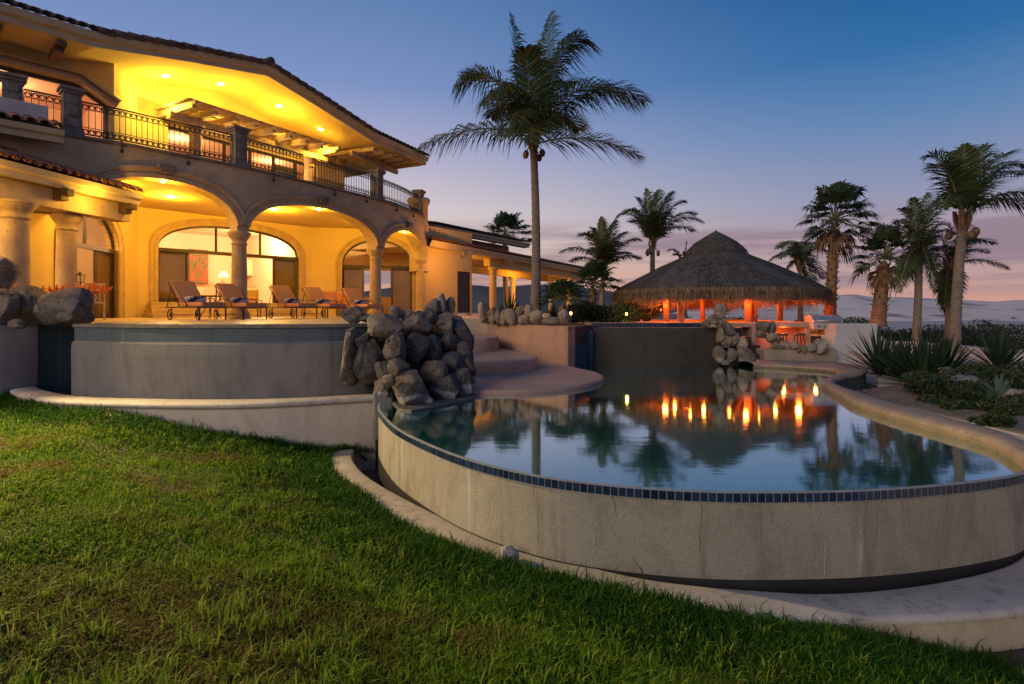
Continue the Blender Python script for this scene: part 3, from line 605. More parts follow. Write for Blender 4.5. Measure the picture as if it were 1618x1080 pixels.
PILE = [  # px, py, w, h, tilt, material, label
 (556, 498, 33, 28, 0, 'r', 'loaf-shaped boulder alone on the terrace edge in front of the last lounger'),
 (581, 503, 26, 14, 0, 'r', 'flat low boulder on the terrace edge between the loaf-shaped boulder and the rock pile'),
 (609, 515, 53, 36, .15, 'r', 'largest rounded boulder on the upper left of the rock pile'),
 (625, 494, 16, 22, 0, 'r', 'small upright pointed rock on top of the pile, nearest the end of the loungers'),
 (644, 498, 27, 19, 0, 'r', 'small brown-lit boulder at the top middle of the rock pile'),
 (656, 514, 46, 33, .1, 'r', 'broad rounded boulder in the upper middle of the rock pile'),
 (662, 497, 16, 12, 0, 'r', 'smallest pebble-like rock at the top middle of the rock pile'),
 (677, 502, 23, 29, -.15, 'd', 'upright bluish rock in the top of the pile, left of the tall finger rock'),
 (682, 486, 21, 28, .25, 'r', 'leaning rock on the pile top behind the upright bluish rock'),
 (698, 484, 19, 37, 0, 'l', 'tall pale finger rock standing on top of the rock pile'),
 (710, 486, 15, 31, .15, 'r', 'narrow rock leaning on the right of the tall finger rock'),
 (701, 515, 30, 40, 0, 'r', 'egg-shaped brown boulder below the tall finger rock'),
 (722, 512, 18, 28, -.2, 'r', 'small rock at the upper right shoulder of the rock pile'),
 (730, 526, 26, 50, -.45, 'd', 'long grey slab leaning down the right shoulder of the rock pile'),
 (559, 562, 25, 82, 0, 'b', 'tall grey slab standing against the end of the basin wall'),
 (587, 571, 49, 76, .05, 'd', 'big square-faced dark boulder on the left side of the rock pile'),
 (624, 550, 36, 46, 0, 'd', 'dark recessed boulder right of the big square-faced one'),
 (657, 547, 38, 48, .12, 'd', 'dark oval boulder with a white stained foot in the middle of the pile'),
 (685, 550, 28, 40, 0, 'd', 'grey wedge boulder right of the dark oval boulder'),
 (708, 543, 30, 30, 0, 'd', 'round dark boulder below the egg-shaped boulder'),
 (629, 580, 32, 30, .1, 'd', 'grey block with a flat top in the lower left of the pile'),
 (684, 585, 42, 33, -.05, 'r', 'mossy oval boulder resting over the two bottom boulders'),
 (713, 571, 42, 34, .2, 'd', 'dark angular boulder on the right side of the pile'),
 (730, 556, 24, 36, -.3, 'd', 'narrow bluish rock at mid height on the right edge of the pile'),
 (739, 580, 22, 34, -.15, 'd', 'very dark rock on the right edge of the pile next to the steps'),
 (615, 601, 18, 20, 0, 'r', 'fist-like little rock above the concrete block at the rim end'),
 (649, 616, 55, 55, 0, 'd', 'biggest bottom boulder with a white water line, left at the pool edge'),
 (702, 614, 43, 43, .1, 'd', 'speckled bottom boulder with a white water line, middle of the pool edge'),
 (727, 604, 36, 42, -.2, 'd', 'grey bottom boulder with a white water line, nearest the steps'),
 (673, 633, 22, 16, 0, 'd', 'small dark rock wedged between the two bottom boulders at the water'),
 (744, 602, 10, 24, -.1, 'd', 'sliver of rock at the bottom right corner of the pile'),
]
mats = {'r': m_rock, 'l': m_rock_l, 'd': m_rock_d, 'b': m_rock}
for i, (px, py, w, h, t, mk, lab) in enumerate(PILE):
    if px < 600: D = 9.75 if py > 520 else 10.4
    else: D = 8.95 + (px - 650) * .011 + (628 - py) * .0095
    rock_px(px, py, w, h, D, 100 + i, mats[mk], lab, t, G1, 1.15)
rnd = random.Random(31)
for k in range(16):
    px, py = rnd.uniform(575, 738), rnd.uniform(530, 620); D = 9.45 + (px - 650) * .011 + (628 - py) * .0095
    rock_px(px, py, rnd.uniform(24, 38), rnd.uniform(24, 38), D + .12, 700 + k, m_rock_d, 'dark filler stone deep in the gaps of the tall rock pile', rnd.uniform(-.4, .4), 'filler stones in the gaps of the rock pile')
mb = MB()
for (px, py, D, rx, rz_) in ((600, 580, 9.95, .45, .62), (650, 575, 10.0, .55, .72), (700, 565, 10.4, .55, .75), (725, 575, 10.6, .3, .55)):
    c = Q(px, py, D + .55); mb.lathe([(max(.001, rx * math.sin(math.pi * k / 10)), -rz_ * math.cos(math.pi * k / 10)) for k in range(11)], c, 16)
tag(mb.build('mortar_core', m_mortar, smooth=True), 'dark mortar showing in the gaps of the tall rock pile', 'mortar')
mb = MB(); mb.prism([(P(630, 645, .03).x, P(630, 645, .03).y), (P(650, 648, .03).x, P(650, 648, .03).y), (P(690, 641, .03).x, P(690, 641, .03).y), (P(750, 629, .03).x, P(750, 629, .03).y), (-.7, 11.5), (-2.1, 11), (-2.05, 9.5)], -.4, .03)
tag(mb.build('rock_ledge', M('dark_ledge_concrete', (.07, .06, .055), (.035, .03, .03), 3, .7, .5, 25, c3=(.14, .12, .11), s3=7), bevel=.02), 'low concrete ledge at the water under the tall rock pile', 'ledge')
mb = MB(); mb.box((-2.12, 9.38, -.2), (.32, .42, .8), .2); tag(mb.build('rim_block', m_blue, bevel=.04), 'worn grey concrete block where the pool rim meets the rock pile', 'block')
G2 = 'rounded stones along the planter wall'
PLN = [(763, 492, 19, 36, 'tall egg-shaped stone at the left end of the planter wall'), (779, 497, 17, 31, 'brown upright stone second from the left on the planter wall'), (788, 498, 13, 28, 'thin leaning brown stone third from the left on the planter wall'), (796, 499, 12, 28, 'thin leaning brown stone just left of the pale square stone'), (807, 500, 20, 26, 'pale square stone on the planter wall'), (822, 491, 16, 19, 'dull brown stone in the upper row, behind the pale square stone'), (836, 491, 18, 20, 'round grey stone at the top of the planter stones, left of the palm trunk'), (828, 505, 20, 16, 'round pale cobble in the lower row under the round grey stone'), (848, 501, 21, 24, 'bluish round stone in front of the palm trunk'), (870, 507, 29, 13, 'long flat stone toward the right of the planter wall'), (892, 500, 20, 23, 'cracked pale stone at the right end of the planter wall')]
for i, (px, py, w, h, lab) in enumerate(PLN):
    D = 17.55 - (px - 763) / 129 * 2.65 + (.25 if py < 493 and px > 800 else 0)
    rock_px(px, py, w, h, D, 300 + i, m_rock_l if i in (0, 4, 6, 7, 8, 10) else m_rock, lab, .15 if i in (2, 3) else 0, G2, 1.05)
G3 = 'boulders beside the small waterfall'
WF = [(1138, 491, 16, 26, 0, 'tall pale standing stone above the waterfall'), (1128, 505, 24, 18, .3, 'brown boulder leaning on the left of the standing stone'), (1115, 511, 16, 10, 0, 'small flat stone on the spa rim left of the standing stone'), (1139, 510, 15, 20, -.2, 'rock directly under the standing stone'), (1139, 530, 13, 28, 0, 'upright bluish rock at the right end of the dark spa wall'), (1152, 521, 15, 30, -.5, 'long rock slanting down from the standing stone'), (1148, 539, 17, 20, 0, 'reddish rock halfway down the left side of the waterfall'), (1160, 536, 17, 22, 0, 'grey rock next to the reddish one beside the waterfall'), (1172, 543, 18, 22, -.2, 'pale rock just above the large wet bottom rock'), (1138, 560, 17, 26, 0, 'upright rock standing in the water at the end of the spa wall'), (1156, 561, 16, 22, 0, 'dark rock between the upright water rock and the large wet bottom rock'), (1178, 561, 34, 26, .1, 'large wet bottom rock left of the waterfall'), (1197, 571, 10, 9, 0, 'small rock in the water at the foot of the waterfall'),
      (1206, 515, 32, 18, 0, 'flat brown rock at the top right of the waterfall'), (1219, 517, 15, 22, -.2, 'pointed rock right of the flat brown rock'), (1202, 527, 16, 14, 0, 'small rock under the flat brown rock'), (1223, 533, 28, 18, .2, 'bluish sloping rock right of the waterfall'), (1227, 546, 24, 13, 0, 'low wide rock under the bluish sloping rock'), (1240, 545, 19, 16, 0, 'first round cobble from the left in the row below the bar'), (1253, 546, 16, 15, 0, 'second round cobble from the left in the row below the bar'), (1262, 551, 10, 14, 0, 'narrow cobble in the middle of the row below the bar'), (1269, 551, 13, 14, 0, 'cobble right of the narrow one below the bar'), (1283, 549, 20, 14, 0, 'wide pale cobble below the bar'), (1297, 547, 17, 24, .2, 'tallest cobble, against the white grill wall')]
for i, (px, py, w, h, t, lab) in enumerate(WF):
    D = 15.9 if px < 1200 else 15.85
    if py > 550 and px < 1200: D = 15.6
    rock_px(px, py, w, h, D, 400 + i, m_rock_l if i in (0, 8, 18, 19, 22, 23) else m_rock, lab, t, G3, 1.08)
wf = thing('waterfall_channel', (6.6, 16.3, -.3), 'dark stepped stone channel of the small waterfall between the boulders', 'waterfall')
for k, (x0, x1, y0, z1) in enumerate(((5.95, 6.85, 16.9, 1.0), (6.1, 7.0, 16.65, .74), (6.25, 7.15, 16.35, .5), (6.35, 7.3, 16.1, .26))):
    mb = MB(); mb.box(((x0 + x1) / 2, y0 + .4, (z1 - .4) / 2), (x1 - x0, .8, z1 + .4)); mb.build('step', m_wet, wf, bevel=.05)
mb = MB(); mb.prism([(7.0, 15.75), (9.1, 15.95), (9.1, 16.4), (7.0, 16.4)], -.4, .42); tag(mb.build('cobble_wall', m_coping, bevel=.03), 'low tan wall carrying the row of cobbles below the bar', 'retaining wall')
G4 = 'boulders on the terrace corner at the left edge'
for i, (px, py, w, h, D, lab) in enumerate([(-2, 436, 54, 66, 10.9, 'topmost boulder of the left corner group, cut by the picture edge'), (48, 483, 66, 66, 10.9, 'round grey boulder in the middle of the left corner group'), (4, 488, 48, 66, 10.4, 'rounded boulder at the far left bottom of the corner group'), (106, 484, 88, 66, 10.7, 'large triangular boulder at the right of the left corner group'), (27, 512, 24, 17, 10.2, 'small pebble boulder on top of the white pier')]):
    rock_px(px, py, w, h, D, 520 + i, m_rock, lab, 0, G4, 1.0, cuts=5)

for i, (px, py, w, h, lab) in enumerate([(1497, 590, 34, 22, 'pale rounded stone between the dense yucca clump and the right-hand yucca'), (1530, 602, 46, 22, 'wide pale stone in front of the right-hand yucca'), (1556, 592, 24, 16, 'small pale stone nearest the right-hand yucca'), (1600, 622, 36, 20, 'pale stone at the right picture edge above the agaves')]):
    c = P(px, py + h * .35, .22); s_ = c.y / F; boulder((c.x, c.y, .22 + h * s_ * .3), w * s_, h * s_, w * s_ * .8, 620 + i, m_rock_l, lab, group='pale stones in the right garden')
# ================================================================ lawn
LAWN = [(-14, .2), (-14, 12.5)] + [(p.x, p.y) for p in UP_O] + [(p.x, p.y) for p in CURB_O[2:]] + [(9, 6.2), (9, .2)]
EDGE = np.array([(p.x, p.y) for p in UP_O[::2]] + [(p.x, p.y) for p in CURB_O[::2]]); NCE = len(CURB_O[::2])
def lawn_z(x, y):
    z_ = -.75 - .155 * (x + 2.5) - .12 * (y - 9.1)
    d2 = np.sqrt(((EDGE[None, -NCE:, :] - np.stack([x, y], -1)[:, None, :]) ** 2).sum(-1)).min(1)
    cap = -.76 + .22 * np.clip(d2 - .05, 0, 3)
    z_ = np.minimum(z_, cap)
    z_ = np.minimum(z_, .05)
    return z_ + .018 * np.sin(x * 3.1 + 1.3 * np.sin(y * 2.3)) + .014 * np.sin(y * 4.3 + x * 1.7)
gx = np.arange(-13.9, 9, .16); gy = np.arange(.3, 12.4, .16)
XX, YY = np.meshgrid(gx, gy); ZZ = lawn_z(XX.ravel(), YY.ravel()); ZZ = np.where(vpip(XX.ravel(), YY.ravel(), LAWN), ZZ, np.minimum(ZZ, -.95 + .8 * (XX.ravel() < -2.9))).reshape(XX.shape)
quads = []; nx = len(gx)
big = [(-14.2, 0), (-14.2, 12.6)] + [(p.x, p.y + .12) for p in UP_O] + [(p.x + .1, p.y + .1) for p in CURB_O[2:]] + [(9.2, 6.3), (9.2, 0)]
for j in range(len(gy) - 1):
    for i in range(nx - 1):
        if pip(gx[i] + .08, gy[j] + .08, big): quads.append((j * nx + i, j * nx + i + 1, (j + 1) * nx + i + 1, (j + 1) * nx + i))
ln = fast_mesh('lawn', np.stack([XX.ravel(), YY.ravel(), ZZ.ravel()], -1), quads, [], m_lawn, smooth=True); tag(ln, kind='structure')
rng = np.random.default_rng(5)
def pnoise(x, y, f, s):
    return (np.sin(x * f + 1.7 * np.sin(y * f * .8 + s) + s) + np.sin(y * f * 1.13 + 1.4 * np.sin(x * f * .7 + 2 * s)) + .6 * np.sin((x + y) * f * 2.1 + s * 3)) / 2.6
def grass():
    N = 800000
    D = 1.9 + (11.4 - 1.9) * rng.random(N) ** 1.55; hw = 0.93 * D + .3
    X = -(hw + .35 * D + .8) + rng.random(N) * (2 * hw + .45 * D + 1.2)
    m_ = vpip(X, D, LAWN); X = X[m_]; D = D[m_]
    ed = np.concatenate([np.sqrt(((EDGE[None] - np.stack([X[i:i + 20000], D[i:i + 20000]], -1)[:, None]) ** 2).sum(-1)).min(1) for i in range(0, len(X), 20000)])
    lush = np.clip(.5 + .75 * pnoise(X, D, 2.3, .7) + .3 * pnoise(X, D, 6.1, 2.2), 0, 1)
    right = 1 / (1 + np.exp(-(X + 1.2 - .0 * D) * 1.6)); lush = lush * (1 - .75 * np.exp(-((X + 1.9) / 1.5) ** 2 - ((D - 3.1) / .9) ** 2)); lush = np.maximum(lush * (.5 + .5 * right), .9 * np.exp(-(ed / .8) ** 2))
    keep = rng.random(len(X)) < .35 + .65 * lush
    X, D, ed, lush = X[keep], D[keep], ed[keep], lush[keep]; n = len(X)
    L = (.03 + .068 * lush) * (.6 + .8 * rng.random(n)); L += .10 * np.exp(-(ed / .22) ** 2) * rng.random(n) ** 1.5
    L *= np.where(rng.random(n) < .03, 1.7, 1.0)
    w = (.0030 + .0010 * D * .55) * (.7 + .6 * rng.random(n))
    az = rng.random(n) * 2 * np.pi; lean = .25 + .75 * rng.random(n); ta = az + 1.57 + rng.normal(0, .4, n)
    Z = lawn_z_big(X, D) - .004
    dx, dy = np.cos(az), np.sin(az); wx, wy = np.cos(ta) * w, np.sin(ta) * w
    b = np.stack([X, D, Z], -1)
    m1 = b + np.stack([dx * L * .35 * lean, dy * L * .35 * lean, L * .62], -1)
    tp = b + np.stack([dx * L * lean, dy * L * lean, L * (1.02 - .35 * lean)], -1)
    ww = np.stack([wx, wy, np.zeros(n)], -1)
    V = np.stack([b - ww, b + ww, m1 + ww * .75, m1 - ww * .75, tp], 1).reshape(-1, 3)
    k = np.arange(n)[:, None] * 5
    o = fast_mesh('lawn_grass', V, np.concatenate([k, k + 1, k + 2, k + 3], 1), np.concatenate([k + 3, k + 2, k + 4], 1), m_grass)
    o.data.materials.append(m_grass_d); dk = (rng.random(n) < np.exp(-(ed / 1.05) ** 2) * 1.15).astype(np.int32); o.data.polygons.foreach_set('material_index', np.concatenate([dk, dk]).astype(np.int32)); o.data.update()  # painted shade band: darker blades thin out away from wall and curb
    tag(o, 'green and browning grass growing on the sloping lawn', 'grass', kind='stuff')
def lawn_z_big(X, D): return np.concatenate([lawn_z(X[i:i + 20000], D[i:i + 20000]) for i in range(0, len(X), 20000)])
grass()
def tufts():
    V, Q_, T_ = [], [], []; r = np.random.default_rng(77); n = 0
    while n < 520:
        y = 2.2 + 6.5 * r.random() ** 1.6; x = (r.random() * 1.9 - .95) * y
        if not pip(x, y, LAWN) or r.random() > (.35 + .65 * (.5 + .5 * math.sin(x * 2.1 + 2 * math.sin(y * 1.3)))): continue
        n += 1; k0 = int(r.integers(7, 22))
        for q in range(k0):
            bx, by = x + r.normal(0, .035), y + r.normal(0, .035); L = r.uniform(.07, .16); az = r.uniform(0, 6.28); ln_ = r.uniform(.3, .9); w = r.uniform(.0028, .0048)
            bz = lawn_z(np.array([bx]), np.array([by]))[0] - .004; d = np.array([math.cos(az), math.sin(az), 0]); s_ = np.array([-d[1], d[0], 0]) * w; b = np.array([bx, by, bz]); m1 = b + d * L * .4 * ln_ + [0, 0, L * .62]; tp = b + d * L * ln_ + [0, 0, L * (1 - .4 * ln_)]
            k = len(V); V += [b - s_, b + s_, m1 + s_ * .8, m1 - s_ * .8, tp]; Q_.append((k, k + 1, k + 2, k + 3)); T_.append((k + 3, k + 2, k + 4))
    tag(fast_mesh('grass_tufts', np.array(V), Q_, T_, m_tuft), 'longer bright green tufts standing out of the short lawn', 'grass', kind='stuff')
m_tuft = leafmat('tuft_blade', (0.09, 0.17, 0.012), (0.20, 0.30, 0.02), (0.34, 0.34, 0.06), 0.6, 0.35, spec=0.1)
tufts()
# pale stone edging in the lawn, one small stone at the curb
sb = [P(36, 634, -.03), P(60, 637, -.05), P(110, 650, -.1), P(150, 662, -.16), P(176, 671, -.2)]
mb = MB(); l = smooth_line([Vector((p.x, p.y, 0)) for p in sb], 6); r_ = offs(l, -.17)
zz = [lawn_z(np.array([p.x]), np.array([p.y]))[0] + .035 for p in l]
mb.loft([[Vector((p.x, p.y, z_ - .2)) for p, z_ in zip(l, zz)], [Vector((p.x, p.y, z_ - .01)) for p, z_ in zip(l, zz)], [Vector((p.x, p.y, z_)) for p, z_ in zip(offs(l, -.02), zz)], [Vector((p.x, p.y, z_)) for p, z_ in zip(offs(l, -.15), zz)], [Vector((p.x, p.y, z_ - .2)) for p, z_ in zip(r_, zz)]])
tag(mb.build('stone_edging', m_curb, smooth=True), 'narrow pale stone edging sunk in the grass at the far left', 'edging')
p = P(806, 875, -.66); boulder((p.x, p.y, -.66), .17, .15, .14, 77, m_rock_l, 'single small pale stone on the curb at the foot of the pool wall', name='stone')
# ================================================================ house
FZ = 1.25                                # terrace level
house = thing('villa', (-8, 20, FZ), 'large two-storey stucco villa with lit arched porch, tiled gable roof and balcony with iron railing', 'house')
# facade plan: from the height of the balcony line in the photograph (4.15 m above the eye)
FP = [(-220, 158), (-60, 187), (0, 197), (60, 207), (130, 219.5), (200, 231), (262, 243), (330, 255.5), (384, 266), (450, 281), (520, 298), (570, 310), (600, 318), (640, 331), (672, 345)]
fac = smooth_line([Vector(((px - CX) * 4.15 / (HY - y), F * 4.15 / (HY - y), 0)) for px, y in FP], 12)
fL = [0.0]
for i in range(1, len(fac)): fL.append(fL[-1] + (fac[i] - fac[i - 1]).length)
def fpos(u, off=0.0, z_=0.0):            # off > 0 is into the house
    a = along(fac, fL, max(0, min(u, fL[-1] - 1e-5))); t = along(fac, fL, min(u + .2, fL[-1] - 1e-5)) - along(fac, fL, max(u - .2, 0)); t.normalize()
    return Vector((a.x - t.y * off, a.y + t.x * off, z_))
def u_at(px):
    lo, hi = 0, fL[-1]
    for _ in range(50):
        m_ = (lo + hi) / 2; p = along(fac, fL, m_)
        if CX + F * p.x / p.y < px: lo = m_
        else: hi = m_
    return lo
def linepos(p0, p1):
    p0 = Vector((p0[0], p0[1], 0)); p1 = Vector((p1[0], p1[1], 0)); d = (p1 - p0); L = d.length; d.normalize(); n = Vector((-d.y, d.x, 0))
    def f(u, off=0.0, z_=0.0): q = p0 + d * u + n * off; return Vector((q.x, q.y, z_))
    return f, L
def arch_wall(pos, L, z0, z1, th, ops, step=.25, u0=0.0):
    mb = MB(); us = set(np.round(np.arange(u0, L, step), 4)) | {u0, L}
    for o in ops:
        n = 26
        us |= {round(o['a'] + (o['b'] - o['a']) * (.5 - .5 * math.cos(math.pi * i / n)), 4) for i in range(n + 1)}
    us = sorted(us)
    for ua, ub in zip(us[:-1], us[1:]):
        if ub - ua < 1e-4: continue
        um = (ua + ub) / 2; op = next((o for o in ops if o['a'] - 1e-6 < um < o['b'] + 1e-6), None)
        spans = [(z0, z0, z1)] if op is None else [(op['top'](ua), op['top'](ub), z1)]
        if op and op.get('sill', z0) > z0: spans.append((z0, z0, op['sill']))
        for i, (za, zb, zt) in enumerate(spans):
            A, B = pos(ua, 0, za), pos(ub, 0, zb); C_, D_ = pos(ub, 0, zt), pos(ua, 0, zt)
            A2, B2 = pos(ua, th, za), pos(ub, th, zb); C2, D2 = pos(ub, th, zt), pos(ua, th, zt)
            mb.add([A, B, C_, D_], [(0, 1, 2, 3)]); mb.add([A2, B2, C2, D2], [(3, 2, 1, 0)])
            if op and i == 0: mb.add([A, B, B2, A2], [(3, 2, 1, 0)])
            if i == 1 or op is None: mb.add([D_, C_, C2, D2], [(0, 1, 2, 3)])
    for o in ops:
        for u in (o['a'], o['b']):
            zs = o.get('sill', z0); mb.add([pos(u, 0, zs), pos(u, th, zs), pos(u, th, o['top'](u)), pos(u, 0, o['top'](u))], [(0, 1, 2, 3)])
    for u in (u0, L): mb.add([pos(u, 0, z0), pos(u, th, z0), pos(u, th, z1), pos(u, 0, z1)], [(0, 1, 2, 3)])
    return mb
def ell(a, b, zs, rise, p=2.2):
    c, h = (a + b) / 2, (b - a) / 2
    return lambda u: zs + rise * max(0.0, 1 - min(1, abs(u - c) / h) ** p) ** (1 / p)
def outline(a, b, top, z0, n=40, jambs=True):
    o = [(a, z0)] if jambs else []
    o += [(a + (b - a) * (.5 - .5 * math.cos(math.pi * i / n)), top(a + (b - a) * (.5 - .5 * math.cos(math.pi * i / n)))) for i in range(n + 1)]
    if jambs: o += [(b, z0)]
    return o
def trim(pos, ol, w, proud, back=0.0, steps=1):
    mb = MB(); ol = [Vector((p[0], p[1], 0)) for p in ol]
    out = []
    for i, p in enumerate(ol):
        t = ol[min(i + 1, len(ol) - 1)] - ol[max(i - 1, 0)]; t.normalize(); out.append(Vector((p.x - t.y * w, p.y + t.x * w, 0)))
    rows = [[pos(p.x, back, p.y) for p in ol], [pos(p.x, -proud, p.y) for p in ol]]
    for s_, pr in ((.38, proud), (.42, proud * .55), (.72, proud * .6), (.76, proud * 1.15), (1.0, proud * 1.1)):
        rows.append([pos(p.x + (q.x - p.x) * s_, -pr, p.y + (q.y - p.y) * s_) for p, q in zip(ol, out)])
    rows.append([pos(q.x, .0, q.y) for q in out])
    mb.loft(rows); return mb
def column(c, z0, z1, r, name='column', parent=None, mat=None):
    H = z1 - z0; mb = MB()
    prof = [(r * 1.45, 0), (r * 1.45, .09), (r * 1.3, .1), (r * 1.38, .15), (r * 1.3, .2), (r * 1.08, .23), (r * 1.02, .3), (r * 1.0, H * .5), (r * .93, H - .42), (r * .93, H - .38), (r * 1.05, H - .37), (r * 1.08, H - .34), (r * .95, H - .32), (r * .96, H - .24), (r * 1.12, H - .2), (r * 1.34, H - .12), (r * 1.42, H - .09), (r * 1.42, H - .07), (r * 1.5, H - .06), (r * 1.5, H), (0.01, H)]
    mb.lathe(prof, (c[0], c[1], z0), 28)
    return mb.build(name, mat or m_stone, parent, smooth=True)
ZS = EYE + 2.3
uc1, uc2, uc3, uc4 = u_at(108), u_at(384), u_at(600), u_at(674)
A1 = (uc1 + .15, uc2 - .17); A2 = (uc2 + .17, uc3 - .2); A3 = (uc3 + .2, fL[-1] - .25)
tops = [ell(*A1, ZS, 1.16), ell(*A2, ZS, 1.13), ell(*A3, ZS, .98, 2.0)]
ops = [dict(a=a[0], b=a[1], top=t) for a, t in zip((A1, A2, A3), tops)]
BZ = EYE + 4.15                           # balcony floor line
fw = arch_wall(fpos, fL[-1], ZS, BZ, .42, ops); fw.build('facade_wall', m_facade, house)
mb = MB(); mb.loft([[fpos(u, o_, z_) for u in np.linspace(0, fL[-1], 90)] for o_, z_ in ((0.02, BZ - .01), (-.05, BZ - .005), (-.07, BZ + .05), (-.05, BZ + .085), (.5, BZ + .09))]); mb.build('balcony_edge', m_stone_d, house, smooth=True)
for (a, b), t in zip((A1, A2, A3), tops):
    trim(fpos, outline(a + .01, b - .01, t, ZS, jambs=False), .30, .07, .43).build('arch_trim', m_stone, house)
    um = (a + b) / 2; kb = MB(); c = fpos(um, -.10, t(um) + .32); tg = fpos(um + .1) - fpos(um - .1); kb.box(c, (.42, .22, .12), math.atan2(tg.y, tg.x)); c.z -= .11; kb.box(c, (.34, .20, .12), math.atan2(tg.y, tg.x)); kb.build('keystone', m_stone_d, house, bevel=.02)
for u in (uc1, uc2, uc3): c = fpos(u, .2); column((c.x, c.y), FZ, ZS, .215 if u != uc3 else .215, parent=house)
pe = fpos(fL[-1] - .1, .2); column((pe.x, pe.y), FZ, ZS, .22, parent=house)
# left pier with stucco below porch arch
# porch inner walls
K1, K2, K3 = Vector((-13.07, 19.9, 0)), Vector((-8.7, 24.8, 0)), Vector((-4.15, 25.9, 0))
K0 = Vector((-11.9, 13.2, 0))
CZ = EYE + 3.62                           # porch ceiling
w2, L2 = linepos(K1, K2); ztop2 = EYE + 3.28
D2 = (0.62, L2 - .62)
d2top = ell(*D2, EYE + 2.25, 1.0, 2.3)
arch_wall(w2, L2, FZ, CZ, .3, [dict(a=D2[0], b=D2[1], top=d2top, sill=FZ + .55)]).build('porch_wall', m_stucco, house)
trim(w2, outline(*D2, d2top, FZ + .55), .28, .05, .1).build('door_surround', m_stone, house)
w3, L3 = linepos(K2, K3)
D3 = (1.25, L3 - .38); d3top = ell(*D3, EYE + 2.0, 1.15, 2.1)
arch_wall(w3, L3, FZ, CZ, .3, [dict(a=D3[0], b=D3[1], top=d3top)]).build('porch_wall', m_stucco, house)
trim(w3, outline(*D3, d3top, FZ), .24, .05, .1).build('door_surround', m_stone, house)
w1, L1 = linepos(K0, K1)
D1 = (2.4, L1 - 1.35); d1top = ell(*D1, EYE + 1.95, 1.15, 2.0)
arch_wall(w1, L1, FZ, CZ, .35, [dict(a=D1[0], b=D1[1], top=d1top)]).build('porch_wall', m_stucco, house)
trim(w1, outline(*D1, d1top, FZ), .3, .06, .36).build('door_surround', m_stone, house)
cp = [fpos(u, .35) for u in np.linspace(u_at(0), fL[-1], 40)]
poly = [(p.x, p.y) for p in cp] + [(K3.x - .05, K3.y + .1), (K2.x - .1, K2.y + .2), (K1.x - .2, K1.y + .2), (-14.5, 13), (-14.5, 10.5)]
mb = MB(); mb.prism(poly, CZ - .005, CZ + .2); mb.build('porch_ceiling', m_ceil, house)
bp = [fpos(u, .42) for u in np.linspace(0, fL[-1], 50)]
mb = MB(); mb.prism([(p.x, p.y) for p in bp] + [(K3.x, 27.5), (-9, 28), (-16, 22), (-18, 12)], BZ - .1, BZ + .06); mb.build('balcony_floor', m_floor, house)
# steps up to the big doors
dn = Vector((.7467, -.6653, 0)); dd = Vector((.6653, .7467, 0))
for k, (w_, zt) in enumerate(((1.25, FZ + .14), (.92, FZ + .28), (.6, FZ + .42), (.3, FZ + .55))):
    a = K1 + dd * (.1 + .07 * k); b = K2 - dd * (.5 + .05 * k)
    mb = MB(); mb.prism([(a.x, a.y), (b.x, b.y), (b.x + dn.x * w_, b.y + dn.y * w_), (a.x + dn.x * w_, a.y + dn.y * w_)], FZ - .05, zt); mb.build('entry_step', m_stone, house, bevel=.02)
# ---- doors and frames
def fbar(pos, ua, za, ub, zb, w, mb, off=.14, d=.07):
    mb.bar(pos(ua, off, za), pos(ub, off, zb), w, d) if abs(ua - ub) < 1e-6 else mb.bar(pos(ua, off, za), pos(ub, off, zb), d, w)
def door_set(pos, D, top, z0, hz, panels, muntins, name):
    mb = MB(); a, b = D; ol = outline(a, b, top, z0)
    for p, q in zip(ol[:-1], ol[1:]): mb.bar(pos(p[0], .14, p[1] - .03), pos(q[0], .14, q[1] - .03), .08, .09)
    mb.bar(pos(a, .14, hz), pos(b, .14, hz), .12, .13)
    for u in muntins: mb.bar(pos(u, .14, hz), pos(u, .14, top(u)), .07, .07)
    fr = mb.build('door_frame', m_frame, house)
    for (pa, pb, mat, off) in panels:
        m_ = MB()
        for u in (pa + .05, pb - .05): m_.bar(pos(u, off, z0), pos(u, off, hz), .06, .11)
        m_.bar(pos(pa, off, z0 + .08), pos(pb, off, z0 + .08), .06, .16); m_.bar(pos(pa, off, hz - .09), pos(pb, off, hz - .09), .06, .1)
        pn = m_.build('door_panel', m_frame, fr)
        g_ = MB(); g_.add([pos(pa + .06, off, z0 + .1), pos(pb - .06, off, z0 + .1), pos(pb - .06, off, hz - .1), pos(pa + .06, off, hz - .1)], [(0, 1, 2, 3)]); g_.build('pane', mat, pn)
    return fr
H2 = EYE + 2.2
w2d = L2 - .62 - .62
fr2 = door_set(w2, D2, d2top, FZ + .55, H2, [(D2[0], D2[0] + 1.08, m_glass_refl, .2), (D2[1] - 1.05, D2[1], m_glass_refl, .2)], [D2[0] + w2d * .38, D2[0] + w2d * .7], 'd')
fr3 = door_set(w3, D3, d3top, FZ, EYE + 1.95, [(D3[0], D3[0] + .95, m_glass_refl, .16), (D3[1] - .95, D3[1], m_glass_refl, .16)], [], 'd')
fr1 = door_set(w1, D1, d1top, FZ, EYE + 1.9, [(D1[1] - 1.0, D1[1], m_wood, .2)], [D1[0] + 1.4], 'd')
